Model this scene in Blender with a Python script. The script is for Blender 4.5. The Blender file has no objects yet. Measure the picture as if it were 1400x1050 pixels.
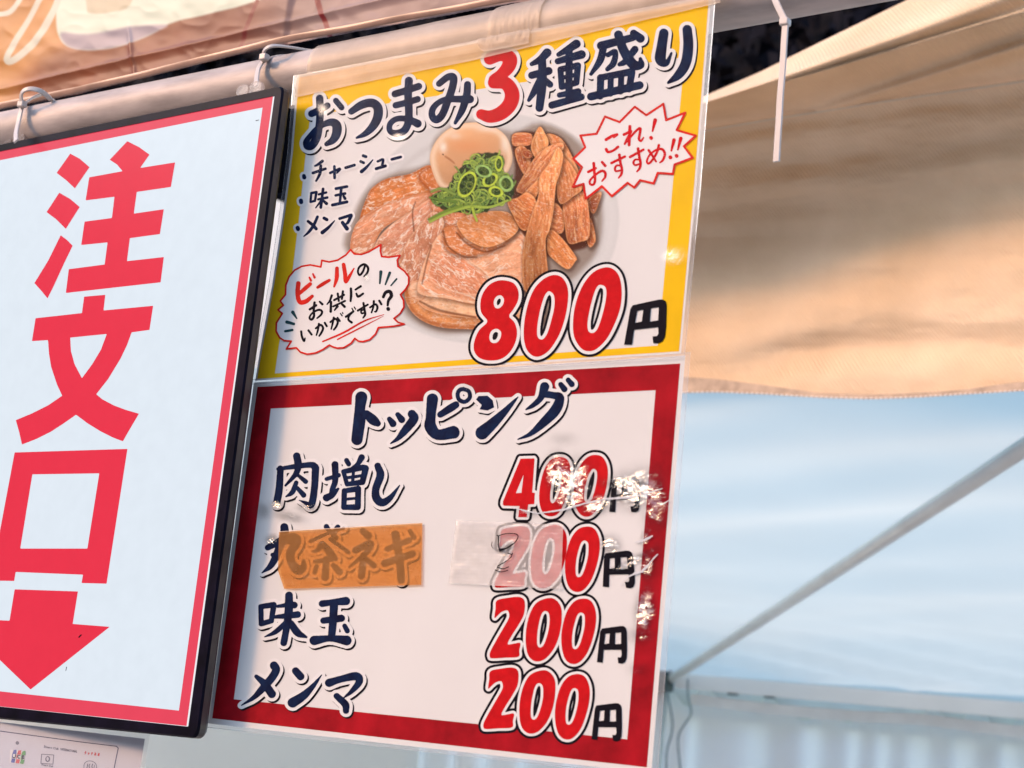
import bpy, bmesh, math, random
import numpy as np
from mathutils import Matrix, Vector

random.seed(7)
rng = np.random.RandomState(11)
R = math.radians

# ------------------------------------------------------------------ camera
# camera solved from the perspective of the two A4 sheets (297 x 210 mm)
AX = np.array([0.83648428, -0.02960212, -0.54719079])   # world x (along the sheets) in camera axes
AY = np.array([0.53806395, 0.23357007, 0.80989642])     # world y (away)
AZ = np.array([0.10383273, -0.97188926, 0.21130553])    # world z (up)
FPX = 2440.0
CAMZ = 1.6
sc = bpy.context.scene
cd = bpy.data.cameras.new('camera')
cam = bpy.data.objects.new('camera', cd)
sc.collection.objects.link(cam)
m = Matrix(((AX[0], -AX[1], -AX[2], 0), (AY[0], -AY[1], -AY[2], 0), (AZ[0], -AZ[1], -AZ[2], CAMZ), (0, 0, 0, 1)))
cam.matrix_world = m
cd.sensor_width = 36
cd.lens = FPX / 1400 * 36
cd.clip_start = 0.05
cd.clip_end = 400
cd.dof.use_dof = True
cd.dof.focus_distance = 1.13
cd.dof.aperture_fstop = 17
sc.camera = cam

# ------------------------------------------------------------------ light
SUN_EL, SUN_AZ = R(27), R(-42)        # seen from the sheets: front left, above
tosun = Vector((math.sin(SUN_AZ) * math.cos(SUN_EL), -math.cos(SUN_AZ) * math.cos(SUN_EL), math.sin(SUN_EL)))
w = bpy.data.worlds.new('World'); sc.world = w; w.use_nodes = True
nt = w.node_tree; nt.nodes.clear()
sky = nt.nodes.new('ShaderNodeTexSky'); sky.sky_type = 'NISHITA'; sky.sun_disc = False
sky.sun_elevation = SUN_EL
sky.sun_rotation = math.atan2(tosun.x, tosun.y)
sky.air_density = 1.0; sky.dust_density = 1.0; sky.ozone_density = 0.8
bg = nt.nodes.new('ShaderNodeBackground'); bg.inputs[1].default_value = 0.15
ow = nt.nodes.new('ShaderNodeOutputWorld')
nt.links.new(sky.outputs[0], bg.inputs[0]); nt.links.new(bg.outputs[0], ow.inputs[0])
sd = bpy.data.lights.new('sun', 'SUN'); sd.energy = 0.72; sd.angle = R(10); sd.color = (1.0, 0.50, 0.22)
sun = bpy.data.objects.new('sun', sd); sc.collection.objects.link(sun)
sun.rotation_euler = tosun.to_track_quat('Z', 'Y').to_euler()
sun.location = (-2, -3, 5)
vs = sc.view_settings
sc.display_settings.display_device = 'sRGB'
vs.view_transform = 'Standard'; vs.look = 'None'; vs.gamma = 1; vs.use_curve_mapping = False
vs.exposure = 1.84
sc.render.engine = 'CYCLES'
sc.cycles.use_denoising = True
sc.cycles.transparent_max_bounces = 16
sc.cycles.max_bounces = 8

# ------------------------------------------------------------------ helpers
COL = sc.collection


def ray(px, py):
    px = np.asarray(px, float); py = np.asarray(py, float)
    r = np.stack([px - 700, py - 525, np.full_like(px, FPX)], -1)
    return np.stack([r @ AX, r @ AY, r @ AZ], -1)


def PY(px, py, y):
    """point where the line of sight through a photo pixel meets the plane y = const"""
    d = ray(px, py)
    t = np.asarray(y) / d[..., 1]
    p = d * t[..., None]
    p[..., 2] += CAMZ
    return p


def PP(px, py, p0, n):
    d = ray(px, py)
    o = np.array([0, 0, CAMZ])
    t = ((np.asarray(p0) - o) @ n) / (d @ n)
    return d * t[..., None] + o


def lin(c):
    c = np.asarray(c, float) / 255.0
    return np.where(c <= 0.04045, c / 12.92, ((c + 0.055) / 1.055) ** 2.4)


WHITE = lin((243, 221, 207))


def alb(c):
    """photo colour under the warm light -> base colour (paper white = 0.8)"""
    return np.clip(lin(c) / WHITE * 0.8, 0.0, 0.9)


def mat(name, color=(0.8, 0.8, 0.8), rough=0.6, metal=0.0, spec=0.5, noise=0.0, nscale=20.0, bump=0.0, bscale=60.0,
        bdist=0.001, color2=None, transl=0.0, coat=0.0, detail=4.0, stretch=None):
    m = bpy.data.materials.new(name); m.use_nodes = True
    n = m.node_tree; b = n.nodes['Principled BSDF']
    b.inputs['Base Color'].default_value = (*color[:3], 1)
    b.inputs['Roughness'].default_value = rough
    b.inputs['Metallic'].default_value = metal
    b.inputs['Specular IOR Level'].default_value = spec
    b.inputs['Coat Weight'].default_value = coat
    tc = n.nodes.new('ShaderNodeTexCoord')
    src = tc.outputs['Object']
    if stretch:
        mp = n.nodes.new('ShaderNodeMapping'); mp.inputs['Scale'].default_value = stretch
        n.links.new(src, mp.inputs[0]); src = mp.outputs[0]
    if noise > 0 or color2 is not None:
        nz = n.nodes.new('ShaderNodeTexNoise'); nz.inputs['Scale'].default_value = nscale
        nz.inputs['Detail'].default_value = detail; nz.inputs['Roughness'].default_value = 0.6
        n.links.new(src, nz.inputs['Vector'])
        rp = n.nodes.new('ShaderNodeValToRGB')
        c1 = np.array(color[:3]); c2 = np.array(color2[:3]) if color2 is not None else c1 * (1 - noise)
        if color2 is None:
            c1 = np.clip(c1 * (1 + noise * 0.5), 0, 1)
        rp.color_ramp.elements[0].position = 0.32; rp.color_ramp.elements[1].position = 0.68
        rp.color_ramp.elements[0].color = (*c2, 1); rp.color_ramp.elements[1].color = (*c1, 1)
        n.links.new(nz.outputs['Fac'], rp.inputs[0]); n.links.new(rp.outputs[0], b.inputs['Base Color'])
    if bump > 0:
        nb = n.nodes.new('ShaderNodeTexNoise'); nb.inputs['Scale'].default_value = bscale
        nb.inputs['Detail'].default_value = 3
        n.links.new(src, nb.inputs['Vector'])
        bp = n.nodes.new('ShaderNodeBump'); bp.inputs['Strength'].default_value = bump
        bp.inputs['Distance'].default_value = bdist
        n.links.new(nb.outputs['Fac'], bp.inputs['Height']); n.links.new(bp.outputs[0], b.inputs['Normal'])
    if transl > 0:
        out = n.nodes['Material Output']
        tr = n.nodes.new('ShaderNodeBsdfTranslucent'); tr.inputs[0].default_value = (*color[:3], 1)
        if noise > 0 or color2 is not None:
            n.links.new(rp.outputs[0], tr.inputs[0])
        mx = n.nodes.new('ShaderNodeMixShader'); mx.inputs[0].default_value = transl
        n.links.new(b.outputs[0], mx.inputs[1]); n.links.new(tr.outputs[0], mx.inputs[2])
        n.links.new(mx.outputs[0], out.inputs[0])
    return m


def emit_mat(name, color, strength):
    m = bpy.data.materials.new(name); m.use_nodes = True
    n = m.node_tree; b = n.nodes['Principled BSDF']
    b.inputs['Base Color'].default_value = (0.01, 0.01, 0.012, 1)
    b.inputs['Roughness'].default_value = 0.25
    b.inputs['Specular IOR Level'].default_value = 0.08
    tc = n.nodes.new('ShaderNodeTexCoord')
    nz = n.nodes.new('ShaderNodeTexNoise'); nz.inputs['Scale'].default_value = 90; nz.inputs['Detail'].default_value = 5
    n.links.new(tc.outputs['Object'], nz.inputs['Vector'])
    rp = n.nodes.new('ShaderNodeValToRGB')
    c = np.array(color)
    rp.color_ramp.elements[0].position = 0.3; rp.color_ramp.elements[1].position = 0.7
    rp.color_ramp.elements[0].color = (*(c * 0.965), 1); rp.color_ramp.elements[1].color = (*c, 1)
    n.links.new(nz.outputs['Fac'], rp.inputs[0]); n.links.new(rp.outputs[0], b.inputs['Emission Color'])
    b.inputs['Emission Strength'].default_value = strength
    return m


def vcol_mat(name, rough=0.6, bump=0.0, bscale=60, bdist=0.001, gain=1.0, nvar=0.0):
    m = mat(name, rough=rough, spec=0.06 if bump == 0 else 0.4, bump=bump, bscale=bscale, bdist=bdist)
    n = m.node_tree; b = n.nodes['Principled BSDF']
    a = n.nodes.new('ShaderNodeVertexColor'); a.layer_name = 'print_colour'
    n.links.new(a.outputs[0], b.inputs['Base Color'])
    return m


def thing(name, label, cat, loc, group=None):
    o = bpy.data.objects.new(name, None); COL.objects.link(o)
    o.empty_display_size = 0.02
    o.location = loc; o['label'] = label; o['category'] = cat
    if group: o['group'] = group
    return o


def wloc(o):
    v = Vector((0, 0, 0))
    while o is not None:
        v = v + o.location; o = o.parent
    return v


def mesh(name, verts, faces, material, parent=None, smooth=False, origin=None):
    verts = np.asarray(verts, float)
    me = bpy.data.meshes.new(name)
    o = bpy.data.objects.new(name, me)
    if parent is not None:
        o.parent = parent
        off = np.array(wloc(parent))
    else:
        off = np.array(origin if origin is not None else (verts.min(0) + verts.max(0)) / 2)
        o.location = off
    me.from_pydata((verts - off).tolist(), [], [tuple(f) for f in faces])
    me.materials.append(material)
    if smooth:
        for p in me.polygons: p.use_smooth = True
    me.update()
    COL.objects.link(o)
    return o


def tag(o, label, cat, group=None):
    o['label'] = label; o['category'] = cat
    if group: o['group'] = group
    return o


def grid_faces(nu, nv):
    i, j = np.meshgrid(np.arange(nu - 1), np.arange(nv - 1), indexing='ij')
    a = i * nv + j
    return np.stack([a, a + 1, a + nv + 1, a + nv], -1).reshape(-1, 4)


def box(p0, p1):
    x0, y0, z0 = p0; x1, y1, z1 = p1
    v = [(x0, y0, z0), (x1, y0, z0), (x1, y1, z0), (x0, y1, z0), (x0, y0, z1), (x1, y0, z1), (x1, y1, z1), (x0, y1, z1)]
    f = [(0, 3, 2, 1), (4, 5, 6, 7), (0, 1, 5, 4), (1, 2, 6, 5), (2, 3, 7, 6), (3, 0, 4, 7)]
    return v, f


def tube(path, rad, n=12, caps=True):
    path = np.asarray(path, float); k = len(path)
    rad = np.broadcast_to(np.asarray(rad, float), (k,))
    t = np.gradient(path, axis=0); t /= np.linalg.norm(t, axis=1)[:, None]
    up = np.array([0, 0, 1.0]) if abs(t[0][2]) < 0.9 else np.array([0, 1.0, 0])
    V = []
    for i in range(k):
        a = np.cross(t[i], up); a /= np.linalg.norm(a); b = np.cross(a, t[i]); up = b
        for j in range(n):
            an = 2 * math.pi * j / n
            V.append(path[i] + rad[i] * (a * math.cos(an) + b * math.sin(an)))
    F = [(i * n + j, i * n + (j + 1) % n, (i + 1) * n + (j + 1) % n, (i + 1) * n + j) for i in range(k - 1) for j in range(n)]
    if caps:
        F += [tuple(range(n))[::-1], tuple((k - 1) * n + j for j in range(n))]
    return V, F


def strap(path, wid, thick, face=(0, -1, 0.15)):
    """flat plastic band swept along a path, its broad side towards `face`"""
    path = np.asarray(path, float); k = len(path)
    wid = np.broadcast_to(np.asarray(wid, float), (k,))
    t = np.gradient(path, axis=0); t /= np.linalg.norm(t, axis=1)[:, None]
    V = []
    for i in range(k):
        fn = np.array(face, float); fn -= t[i] * (fn @ t[i]); fn /= np.linalg.norm(fn)
        s = np.cross(t[i], fn)
        w = wid[i] / 2; h = thick / 2
        for a, b in ((-w, -h * .4), (-w * .8, -h), (w * .8, -h), (w, -h * .4), (w, h * .4), (w * .8, h), (-w * .8, h), (-w, h * .4)):
            V.append(path[i] + s * a + fn * b)
    n = 8
    F = [(i * n + j, i * n + (j + 1) % n, (i + 1) * n + (j + 1) % n, (i + 1) * n + j) for i in range(k - 1) for j in range(n)]
    F += [tuple(range(n))[::-1], tuple((k - 1) * n + j for j in range(n))]
    return V, F


def merge(*vf):
    V, F = [], []
    for v, f in vf:
        o = len(V); V += list(v); F += [tuple(i + o for i in q) for q in f]
    return V, F


def catmull(P, closed=False, sub=6):
    P = np.asarray(P, float); n = len(P)
    if n < 3 and not closed:
        return P
    out = []
    rng_ = range(n) if closed else range(n - 1)
    for i in rng_:
        if closed:
            p0, p1, p2, p3 = P[(i - 1) % n], P[i], P[(i + 1) % n], P[(i + 2) % n]
        else:
            p0 = P[i - 1] if i > 0 else 2 * P[0] - P[1]
            p1, p2 = P[i], P[i + 1]
            p3 = P[i + 2] if i + 2 < n else 2 * P[-1] - P[-2]
        for s in range(sub):
            t = s / sub
            out.append(0.5 * (2 * p1 + (p2 - p0) * t + (2 * p0 - 5 * p1 + 4 * p2 - p3) * t * t + (3 * p1 - p0 - 3 * p2 + p3) * t ** 3))
    if not closed:
        out.append(P[-1])
    return np.array(out)


# ---- 2-D noise (numpy) used for printed pictures and cloth relief
def vnoise(x, y, seed=0):
    xi = np.floor(x).astype(np.int64); yi = np.floor(y).astype(np.int64)
    fx = x - xi; fy = y - yi
    fx = fx * fx * (3 - 2 * fx); fy = fy * fy * (3 - 2 * fy)

    def h(a, b):
        n = (a * 374761393 + b * 668265263 + seed * 1442695041) & 0xffffffff
        n = ((n ^ (n >> 13)) * 1274126177) & 0xffffffff
        return ((n ^ (n >> 16)) & 0xffff) / 65535.0
    return (h(xi, yi) * (1 - fx) + h(xi + 1, yi) * fx) * (1 - fy) + (h(xi, yi + 1) * (1 - fx) + h(xi + 1, yi + 1) * fx) * fy


def fbm(x, y, oct=4, seed=0):
    s = 0; a = 0.5; t = 0
    for o in range(oct):
        s = s + a * vnoise(x * 2 ** o, y * 2 ** o, seed + o * 17); t += a; a *= 0.5
    return s / t


def sstep(a, b, x):
    t = np.clip((x - a) / (b - a), 0, 1)
    return t * t * (3 - 2 * t)


def sd_poly(X, Y, P):
    """signed distance to a closed polygon"""
    P = np.asarray(P, float)
    d = np.full(X.shape, 1e18); inside = np.zeros(X.shape, bool)
    n = len(P)
    for i in range(n):
        ax, ay = P[i]; bx, by = P[(i + 1) % n]
        ex, ey = bx - ax, by - ay
        L = ex * ex + ey * ey + 1e-12
        t = np.clip(((X - ax) * ex + (Y - ay) * ey) / L, 0, 1)
        d = np.minimum(d, (X - ax - t * ex) ** 2 + (Y - ay - t * ey) ** 2)
        if ay != by:
            c = ((ay > Y) != (by > Y)) & (X < (bx - ax) * (Y - ay) / (by - ay) + ax)
            inside ^= c
    d = np.sqrt(d)
    return np.where(inside, -d, d)


def sd_stroke(X, Y, P):
    d = np.full(X.shape, 1e9)
    for i in range(max(1, len(P) - 1)):
        ax, ay, ar = P[i]; bx, by, br = P[min(i + 1, len(P) - 1)]
        ex, ey = bx - ax, by - ay
        L = ex * ex + ey * ey + 1e-9
        t = np.clip(((X - ax) * ex + (Y - ay) * ey) / L, 0, 1)
        d = np.minimum(d, np.hypot(X - ax - t * ex, Y - ay - t * ey) - (ar + (br - ar) * t))
    return d


def parse(text, zoom, dx=0.0, dy=0.0):
    """strokes traced in enlarged views of the photograph.
    one stroke per ';' : 'x,y,r x,y ...'   prefix '!' straight, '#' polygon, '@' smooth polygon, '-' hole of the polygon before"""
    ox, oy, s = zoom
    prims = []
    for part in text.replace('\n', ' ').split(';'):
        part = part.strip()
        if not part: continue
        k = part[0] if part[0] in '!#@-=' else ''
        if k: part = part[1:].strip()
        r = 10; pts = []
        for tok in part.split():
            q = [float(v) for v in tok.split(',')]
            if len(q) > 2: r = q[2]
            pts.append((q[0] / s + ox + dx, q[1] / s + oy + dy, r / s))
        P = np.array(pts)
        if k in ('#',): prims.append(['poly', P[:, :2], []])
        elif k == '@': prims.append(['poly', catmull(P[:, :2], True, 5), []])
        elif k == '-': prims[-1][2].append(catmull(P[:, :2], True, 5))
        elif k == '=': prims[-1][2].append(P[:, :2])
        elif k == '!' or len(P) < 3: prims.append(['stroke', P])
        else: prims.append(['stroke', catmull(P, False, 5)])
    return prims


def field(prims, h, margin, rough=0.0, seed=0):
    allp = np.concatenate([np.concatenate([p[1][:, :2] - (p[1][:, 2:3] if p[0] == 'stroke' else 0),
                                           p[1][:, :2] + (p[1][:, 2:3] if p[0] == 'stroke' else 0)]) for p in prims])
    x0, y0 = allp.min(0) - margin - 1; x1, y1 = allp.max(0) + margin + 1
    xs = np.arange(x0, x1, h); ys = np.arange(y0, y1, h)
    F = np.full((len(ys), len(xs)), 99.0)
    for p in prims:
        P = p[1]; rr = P[:, 2].max() if p[0] == 'stroke' else 0
        bx0, by0 = P[:, :2].min(0) - rr - margin - 1; bx1, by1 = P[:, :2].max(0) + rr + margin + 1
        i0, i1 = max(0, int((bx0 - x0) / h)), min(len(xs), int((bx1 - x0) / h) + 2)
        j0, j1 = max(0, int((by0 - y0) / h)), min(len(ys), int((by1 - y0) / h) + 2)
        X, Y = np.meshgrid(xs[i0:i1], ys[j0:j1])
        if p[0] == 'stroke':
            d = sd_stroke(X, Y, P)
        else:
            d = sd_poly(X, Y, P)
            for hp in p[2]:
                d = np.maximum(d, -sd_poly(X, Y, hp))
        F[j0:j1, i0:i1] = np.minimum(F[j0:j1, i0:i1], d)
    if rough:
        X, Y = np.meshgrid(xs, ys)
        F = F + (fbm(X / 3.0, Y / 3.0, 3, seed) - 0.5) * 2 * rough
    return xs, ys, F


CASES = {1: [(0, 'd', 'a')], }


def contour(xs, ys, F, iso):
    """flat mesh of the region F < iso: full cells joined in row runs, cut cells as polygons"""
    F = F - iso
    F = np.where(np.abs(F) < 1e-6, 1e-6, F)
    ins = F < 0
    cnt = ins[:-1, :-1].astype(int) + ins[:-1, 1:] + ins[1:, :-1] + ins[1:, 1:]
    V = []; faces = []; vid = {}

    def vtx(key, x, y):
        i = vid.get(key)
        if i is None:
            i = len(V); vid[key] = i; V.append((x, y))
        return i
    for j in range(cnt.shape[0]):
        row = cnt[j]
        if not row.any(): continue
        full = np.concatenate([[0], (row == 4).astype(int), [0]])
        e = np.diff(full)
        for a, b in zip(np.where(e == 1)[0], np.where(e == -1)[0]):
            faces.append((vtx((a, j), xs[a], ys[j]), vtx((b, j), xs[b], ys[j]), vtx((b, j + 1), xs[b], ys[j + 1]), vtx((a, j + 1), xs[a], ys[j + 1])))
        for i in np.where((row > 0) & (row < 4))[0]:
            c = [(i, j), (i + 1, j), (i + 1, j + 1), (i, j + 1)]
            f = [F[q[1], q[0]] for q in c]
            poly = []
            for k in range(4):
                p, q = c[k], c[(k + 1) % 4]; fp, fq = f[k], f[(k + 1) % 4]
                if fp < 0: poly.append(vtx(p, xs[p[0]], ys[p[1]]))
                if (fp < 0) != (fq < 0):
                    t = fp / (fp - fq)
                    key = (min(p, q), max(p, q))
                    poly.append(vtx(key, xs[p[0]] + t * (xs[q[0]] - xs[p[0]]), ys[p[1]] + t * (ys[q[1]] - ys[p[1]])))
            if len(poly) >= 3: faces.append(tuple(poly))
    return np.array(V), faces


def flat_print(name, prims, layers, place, parent, h=0.6, rough=0.0, seed=0):
    """layers: (part name, grow px, dx, dy, material, lift m).  first = child of parent, the rest = its children"""
    mg = max(l[1] for l in layers) + 1
    xs, ys, F = field(prims, h, mg, rough, seed)
    root = None
    for nm, grow, dx, dy, mt, lift in layers:
        V, faces = contour(xs, ys, F, grow)
        if not len(V): continue
        W = place(V[:, 0] + dx, V[:, 1] + dy, lift)
        o = mesh(nm, W, [f[::-1] for f in faces], mt, root if root is not None else parent)
        if root is None: root = o
    return root


def quad_print(name, pts, place, lift, mt, parent, holes=None):
    """flat shape with straight edges, optional inner outline of the same number of corners (a ring)"""
    P = np.array(pts, float)
    if holes is None:
        W = place(P[:, 0], P[:, 1], lift)
        return mesh(name, W, [tuple(range(len(P)))[::-1]], mt, parent)
    H = np.array(holes, float); n = len(P)
    W = place(np.r_[P[:, 0], H[:, 0]], np.r_[P[:, 1], H[:, 1]], lift)
    return mesh(name, W, [(i, n + i, n + (i + 1) % n, (i + 1) % n) for i in range(n)], mt, parent)


def paint_mesh(name, X, Y, C, place, lift, mt, parent, mask=None, jz=None):
    ny, nx = X.shape
    W = place(X.ravel(), Y.ravel(), lift)
    if jz is not None: W = W + jz.reshape(-1, 3)
    f = grid_faces(ny, nx)
    if mask is not None:
        mk = mask.ravel(); f = f[mk[f].any(1)]
    used = np.unique(f); remap = -np.ones(len(W), int); remap[used] = np.arange(len(used))
    W = W[used]; f = remap[f]
    off = np.array(wloc(parent)) if parent is not None else (W.min(0) + W.max(0)) / 2
    me = bpy.data.meshes.new(name)
    me.vertices.add(len(W)); me.vertices.foreach_set('co', (W - off).ravel())
    me.loops.add(f.size); me.loops.foreach_set('vertex_index', f.ravel())
    me.polygons.add(len(f)); me.polygons.foreach_set('loop_start', np.arange(len(f)) * 4)
    me.polygons.foreach_set('use_smooth', np.ones(len(f), bool))
    me.update(calc_edges=True)
    ca = me.color_attributes.new('print_colour', 'FLOAT_COLOR', 'POINT')
    c4 = np.ones((len(W), 4), np.float32); c4[:, :3] = C.reshape(-1, 3)[used]
    ca.data.foreach_set('color', c4.ravel())
    me.materials.append(mt)
    o = bpy.data.objects.new(name, me); COL.objects.link(o)
    if parent is not None: o.parent = parent
    else: o.location = off
    return o


# ------------------------------------------------------------------ materials
M = {}
M['paper'] = mat('paper_white', (0.64, 0.62, 0.575), 0.7, spec=0.06, noise=0.03, nscale=14)
M['paper_shade'] = mat('paper_edge', (0.74, 0.70, 0.68), 0.7, spec=0.06)
M['yellow'] = mat('printed_yellow', (0.74, 0.44, 0.008), 0.7, spec=0.06, noise=0.10, nscale=30)
M['crimson'] = mat('printed_crimson', (0.33, 0.006, 0.012), 0.7, spec=0.06, noise=0.38, nscale=38, detail=6)
M['red'] = mat('printed_red', (0.50, 0.006, 0.009), 0.7, spec=0.06, noise=0.16, nscale=160, detail=3)
M['ink_blue'] = mat('printed_navy', (0.005, 0.006, 0.022), 0.7, spec=0.03, color2=(0.008, 0.020, 0.060), nscale=120)
M['ink_black'] = mat('printed_black', (0.005, 0.004, 0.008), 0.7, spec=0.06, noise=0.3, nscale=90)
M['white_print'] = mat('printed_white', (0.67, 0.65, 0.61), 0.7, spec=0.06)
M['food'] = vcol_mat('printed_food_photograph', 0.7)
M['red_pen'] = mat('printed_bright_red', (0.55, 0.02, 0.012), 0.7, spec=0.06, noise=0.3, nscale=60)
M['teal_pen'] = mat('printed_dark_teal', (0.012, 0.045, 0.05), 0.7, spec=0.06)


def film_mat(name, tint=(1, 1, 1), gloss=0.05, rough=0.06, haze=0.0, bump=0.12):
    m = bpy.data.materials.new(name); m.use_nodes = True
    n = m.node_tree; n.nodes.clear()
    out = n.nodes.new('ShaderNodeOutputMaterial')
    tr = n.nodes.new('ShaderNodeBsdfTransparent'); tr.inputs[0].default_value = (*tint, 1)
    gl = n.nodes.new('ShaderNodeBsdfGlossy'); gl.inputs['Roughness'].default_value = rough
    df = n.nodes.new('ShaderNodeBsdfDiffuse'); df.inputs[0].default_value = (0.8, 0.8, 0.8, 1)
    tc = n.nodes.new('ShaderNodeTexCoord')
    a = n.nodes.new('ShaderNodeVertexColor'); a.layer_name = 'print_colour'
    sp = n.nodes.new('ShaderNodeSeparateColor'); n.links.new(a.outputs[0], sp.inputs[0])
    n1 = n.nodes.new('ShaderNodeTexNoise'); n1.inputs['Scale'].default_value = 12; n1.inputs['Detail'].default_value = 2
    n2 = n.nodes.new('ShaderNodeTexNoise'); n2.inputs['Scale'].default_value = 170; n2.inputs['Detail'].default_value = 6
    n2.inputs['Roughness'].default_value = 0.62
    n2.inputs['Distortion'].default_value = 1.2
    for q in (n1, n2): n.links.new(tc.outputs['Object'], q.inputs['Vector'])
    b1 = n.nodes.new('ShaderNodeBump'); b1.inputs['Strength'].default_value = bump; b1.inputs['Distance'].default_value = 0.004
    n.links.new(n1.outputs['Fac'], b1.inputs['Height'])
    b2 = n.nodes.new('ShaderNodeBump'); b2.inputs['Distance'].default_value = 0.0011
    n.links.new(n2.outputs['Fac'], b2.inputs['Height']); n.links.new(sp.outputs[0], b2.inputs['Strength'])
    n.links.new(b1.outputs[0], b2.inputs['Normal']); n.links.new(b2.outputs[0], gl.inputs['Normal'])
    fr = n.nodes.new('ShaderNodeLayerWeight'); fr.inputs[0].default_value = 0.25
    mu = n.nodes.new('ShaderNodeMath'); mu.operation = 'MULTIPLY_ADD'
    mu.inputs[1].default_value = 0.02; mu.inputs[2].default_value = gloss
    n.links.new(fr.outputs['Fresnel'], mu.inputs[0])
    m2 = n.nodes.new('ShaderNodeMath'); m2.operation = 'MULTIPLY_ADD'; m2.inputs[1].default_value = 0.70 if 'film' in name and haze == 0 else 0.0
    n.links.new(sp.outputs[0], m2.inputs[0]); n.links.new(mu.outputs[0], m2.inputs[2]); mu = m2
    mx = n.nodes.new('ShaderNodeMixShader'); n.links.new(mu.outputs[0], mx.inputs[0])
    m0 = n.nodes.new('ShaderNodeMixShader'); m0.inputs[0].default_value = haze
    n.links.new(tr.outputs[0], m0.inputs[1]); n.links.new(df.outputs[0], m0.inputs[2])
    n.links.new(m0.outputs[0], mx.inputs[1]); n.links.new(gl.outputs[0], mx.inputs[2])
    n.links.new(mx.outputs[0], out.inputs[0])
    return m


M['film'] = film_mat('laminate_film', gloss=0.001, rough=0.10, bump=0.05)
M['film_edge'] = film_mat('laminate_film_rim', gloss=0.05, haze=0.16)
M['crease'] = film_mat('painted_fold_glare', gloss=0.2, haze=0.85)  # white haze that paints the glare on laminate folds
M['film_seam'] = film_mat('laminate_film_cut_edge', gloss=0.2, haze=0.35)


def tape_mat(name, color, alpha, rough=0.35, weave=0.0, tint=None, crease=0.0):
    """fabric or plastic tape that lets what is under it show through"""
    m = bpy.data.materials.new(name); m.use_nodes = True
    n = m.node_tree; b = n.nodes['Principled BSDF']; out = n.nodes['Material Output']
    b.inputs['Base Color'].default_value = (*color, 1); b.inputs['Roughness'].default_value = rough
    tc = n.nodes.new('ShaderNodeTexCoord')
    nz = n.nodes.new('ShaderNodeTexNoise'); nz.inputs['Scale'].default_value = 45; nz.inputs['Detail'].default_value = 5
    n.links.new(tc.outputs['Object'], nz.inputs['Vector'])
    rp = n.nodes.new('ShaderNodeValToRGB'); c = np.array(color)
    rp.color_ramp.elements[0].position = 0.35; rp.color_ramp.elements[1].position = 0.65
    rp.color_ramp.elements[0].color = (*(c * 0.84), 1); rp.color_ramp.elements[1].color = (*np.clip(c * 1.05, 0, 1), 1)
    n.links.new(nz.outputs['Fac'], rp.inputs[0]); n.links.new(rp.outputs[0], b.inputs['Base Color'])
    h = None
    if weave > 0:
        hs = []
        for ax in ('X', 'Z'):
            wv = n.nodes.new('ShaderNodeTexWave'); wv.bands_direction = ax; wv.inputs['Scale'].default_value = 150
            wv.inputs['Distortion'].default_value = 0.6
            n.links.new(tc.outputs['Object'], wv.inputs['Vector']); hs.append(wv)
        ad = n.nodes.new('ShaderNodeMath'); ad.operation = 'ADD'
        n.links.new(hs[0].outputs['Fac'], ad.inputs[0]); n.links.new(hs[1].outputs['Fac'], ad.inputs[1])
        b1 = n.nodes.new('ShaderNodeBump'); b1.inputs['Strength'].default_value = weave; b1.inputs['Distance'].default_value = 0.00012
        n.links.new(ad.outputs[0], b1.inputs['Height']); h = b1
    b2 = n.nodes.new('ShaderNodeBump'); b2.inputs['Strength'].default_value = 0.4 + crease; b2.inputs['Distance'].default_value = 0.0008
    n.links.new(nz.outputs['Fac'], b2.inputs['Height'])
    if h: n.links.new(h.outputs[0], b2.inputs['Normal'])
    n.links.new(b2.outputs[0], b.inputs['Normal'])
    tr = n.nodes.new('ShaderNodeBsdfTransparent'); tr.inputs[0].default_value = (*(tint or (1, 1, 1)), 1)
    mx = n.nodes.new('ShaderNodeMixShader'); mx.inputs[0].default_value = alpha
    n.links.new(tr.outputs[0], mx.inputs[1]); n.links.new(b.outputs[0], mx.inputs[2]); n.links.new(mx.outputs[0], out.inputs[0])
    return m


M['cloth_tape'] = tape_mat('translucent_cloth_tape', (0.66, 0.55, 0.45), 0.46, 0.45, weave=0.18, tint=(1, 0.93, 0.80))
M['orange_tape'] = tape_mat('orange_kraft_tape', (0.62, 0.26, 0.07), 0.40, 0.3, weave=0.12, tint=(1.0, 0.60, 0.28), crease=0.1)
M['clear_tape'] = tape_mat('cloudy_clear_tape', (0.80, 0.74, 0.67), 0.38, 0.22, weave=0.25, crease=0.2)
M['pole'] = mat('galvanised_pole', (0.44, 0.37, 0.33), 0.55, metal=0.1, noise=0.34, nscale=60, bump=0.3, bscale=300, bdist=0.0004, stretch=(0.25, 1, 1))
M['tie'] = mat('white_nylon', (0.62, 0.55, 0.49), 0.35, transl=0.15, bump=0.2, bscale=200, bdist=0.0004)
M['lug'] = film_mat('clear_acrylic', tint=(0.86, 0.80, 0.76), gloss=0.04, rough=0.2, haze=0.14)
M['tent'] = mat('white_tent_fabric', (0.595, 0.655, 0.575), 0.55, transl=0.92, noise=0.05, nscale=1.2, bump=0.25, bscale=3.0, bdist=0.03)
M['curtain'] = mat('white_curtain_fabric', (0.99, 0.98, 0.92), 0.6, transl=0.8, noise=0.04, nscale=3, bump=0.2, bscale=6, bdist=0.02)
M['steel'] = mat('painted_tent_tube', (0.78, 0.84, 0.82), 0.35, metal=0.2, noise=0.1, nscale=8)
M['beam'] = mat('white_eave_rail', (0.92, 0.95, 0.93), 0.5, noise=0.05, nscale=4)
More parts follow.
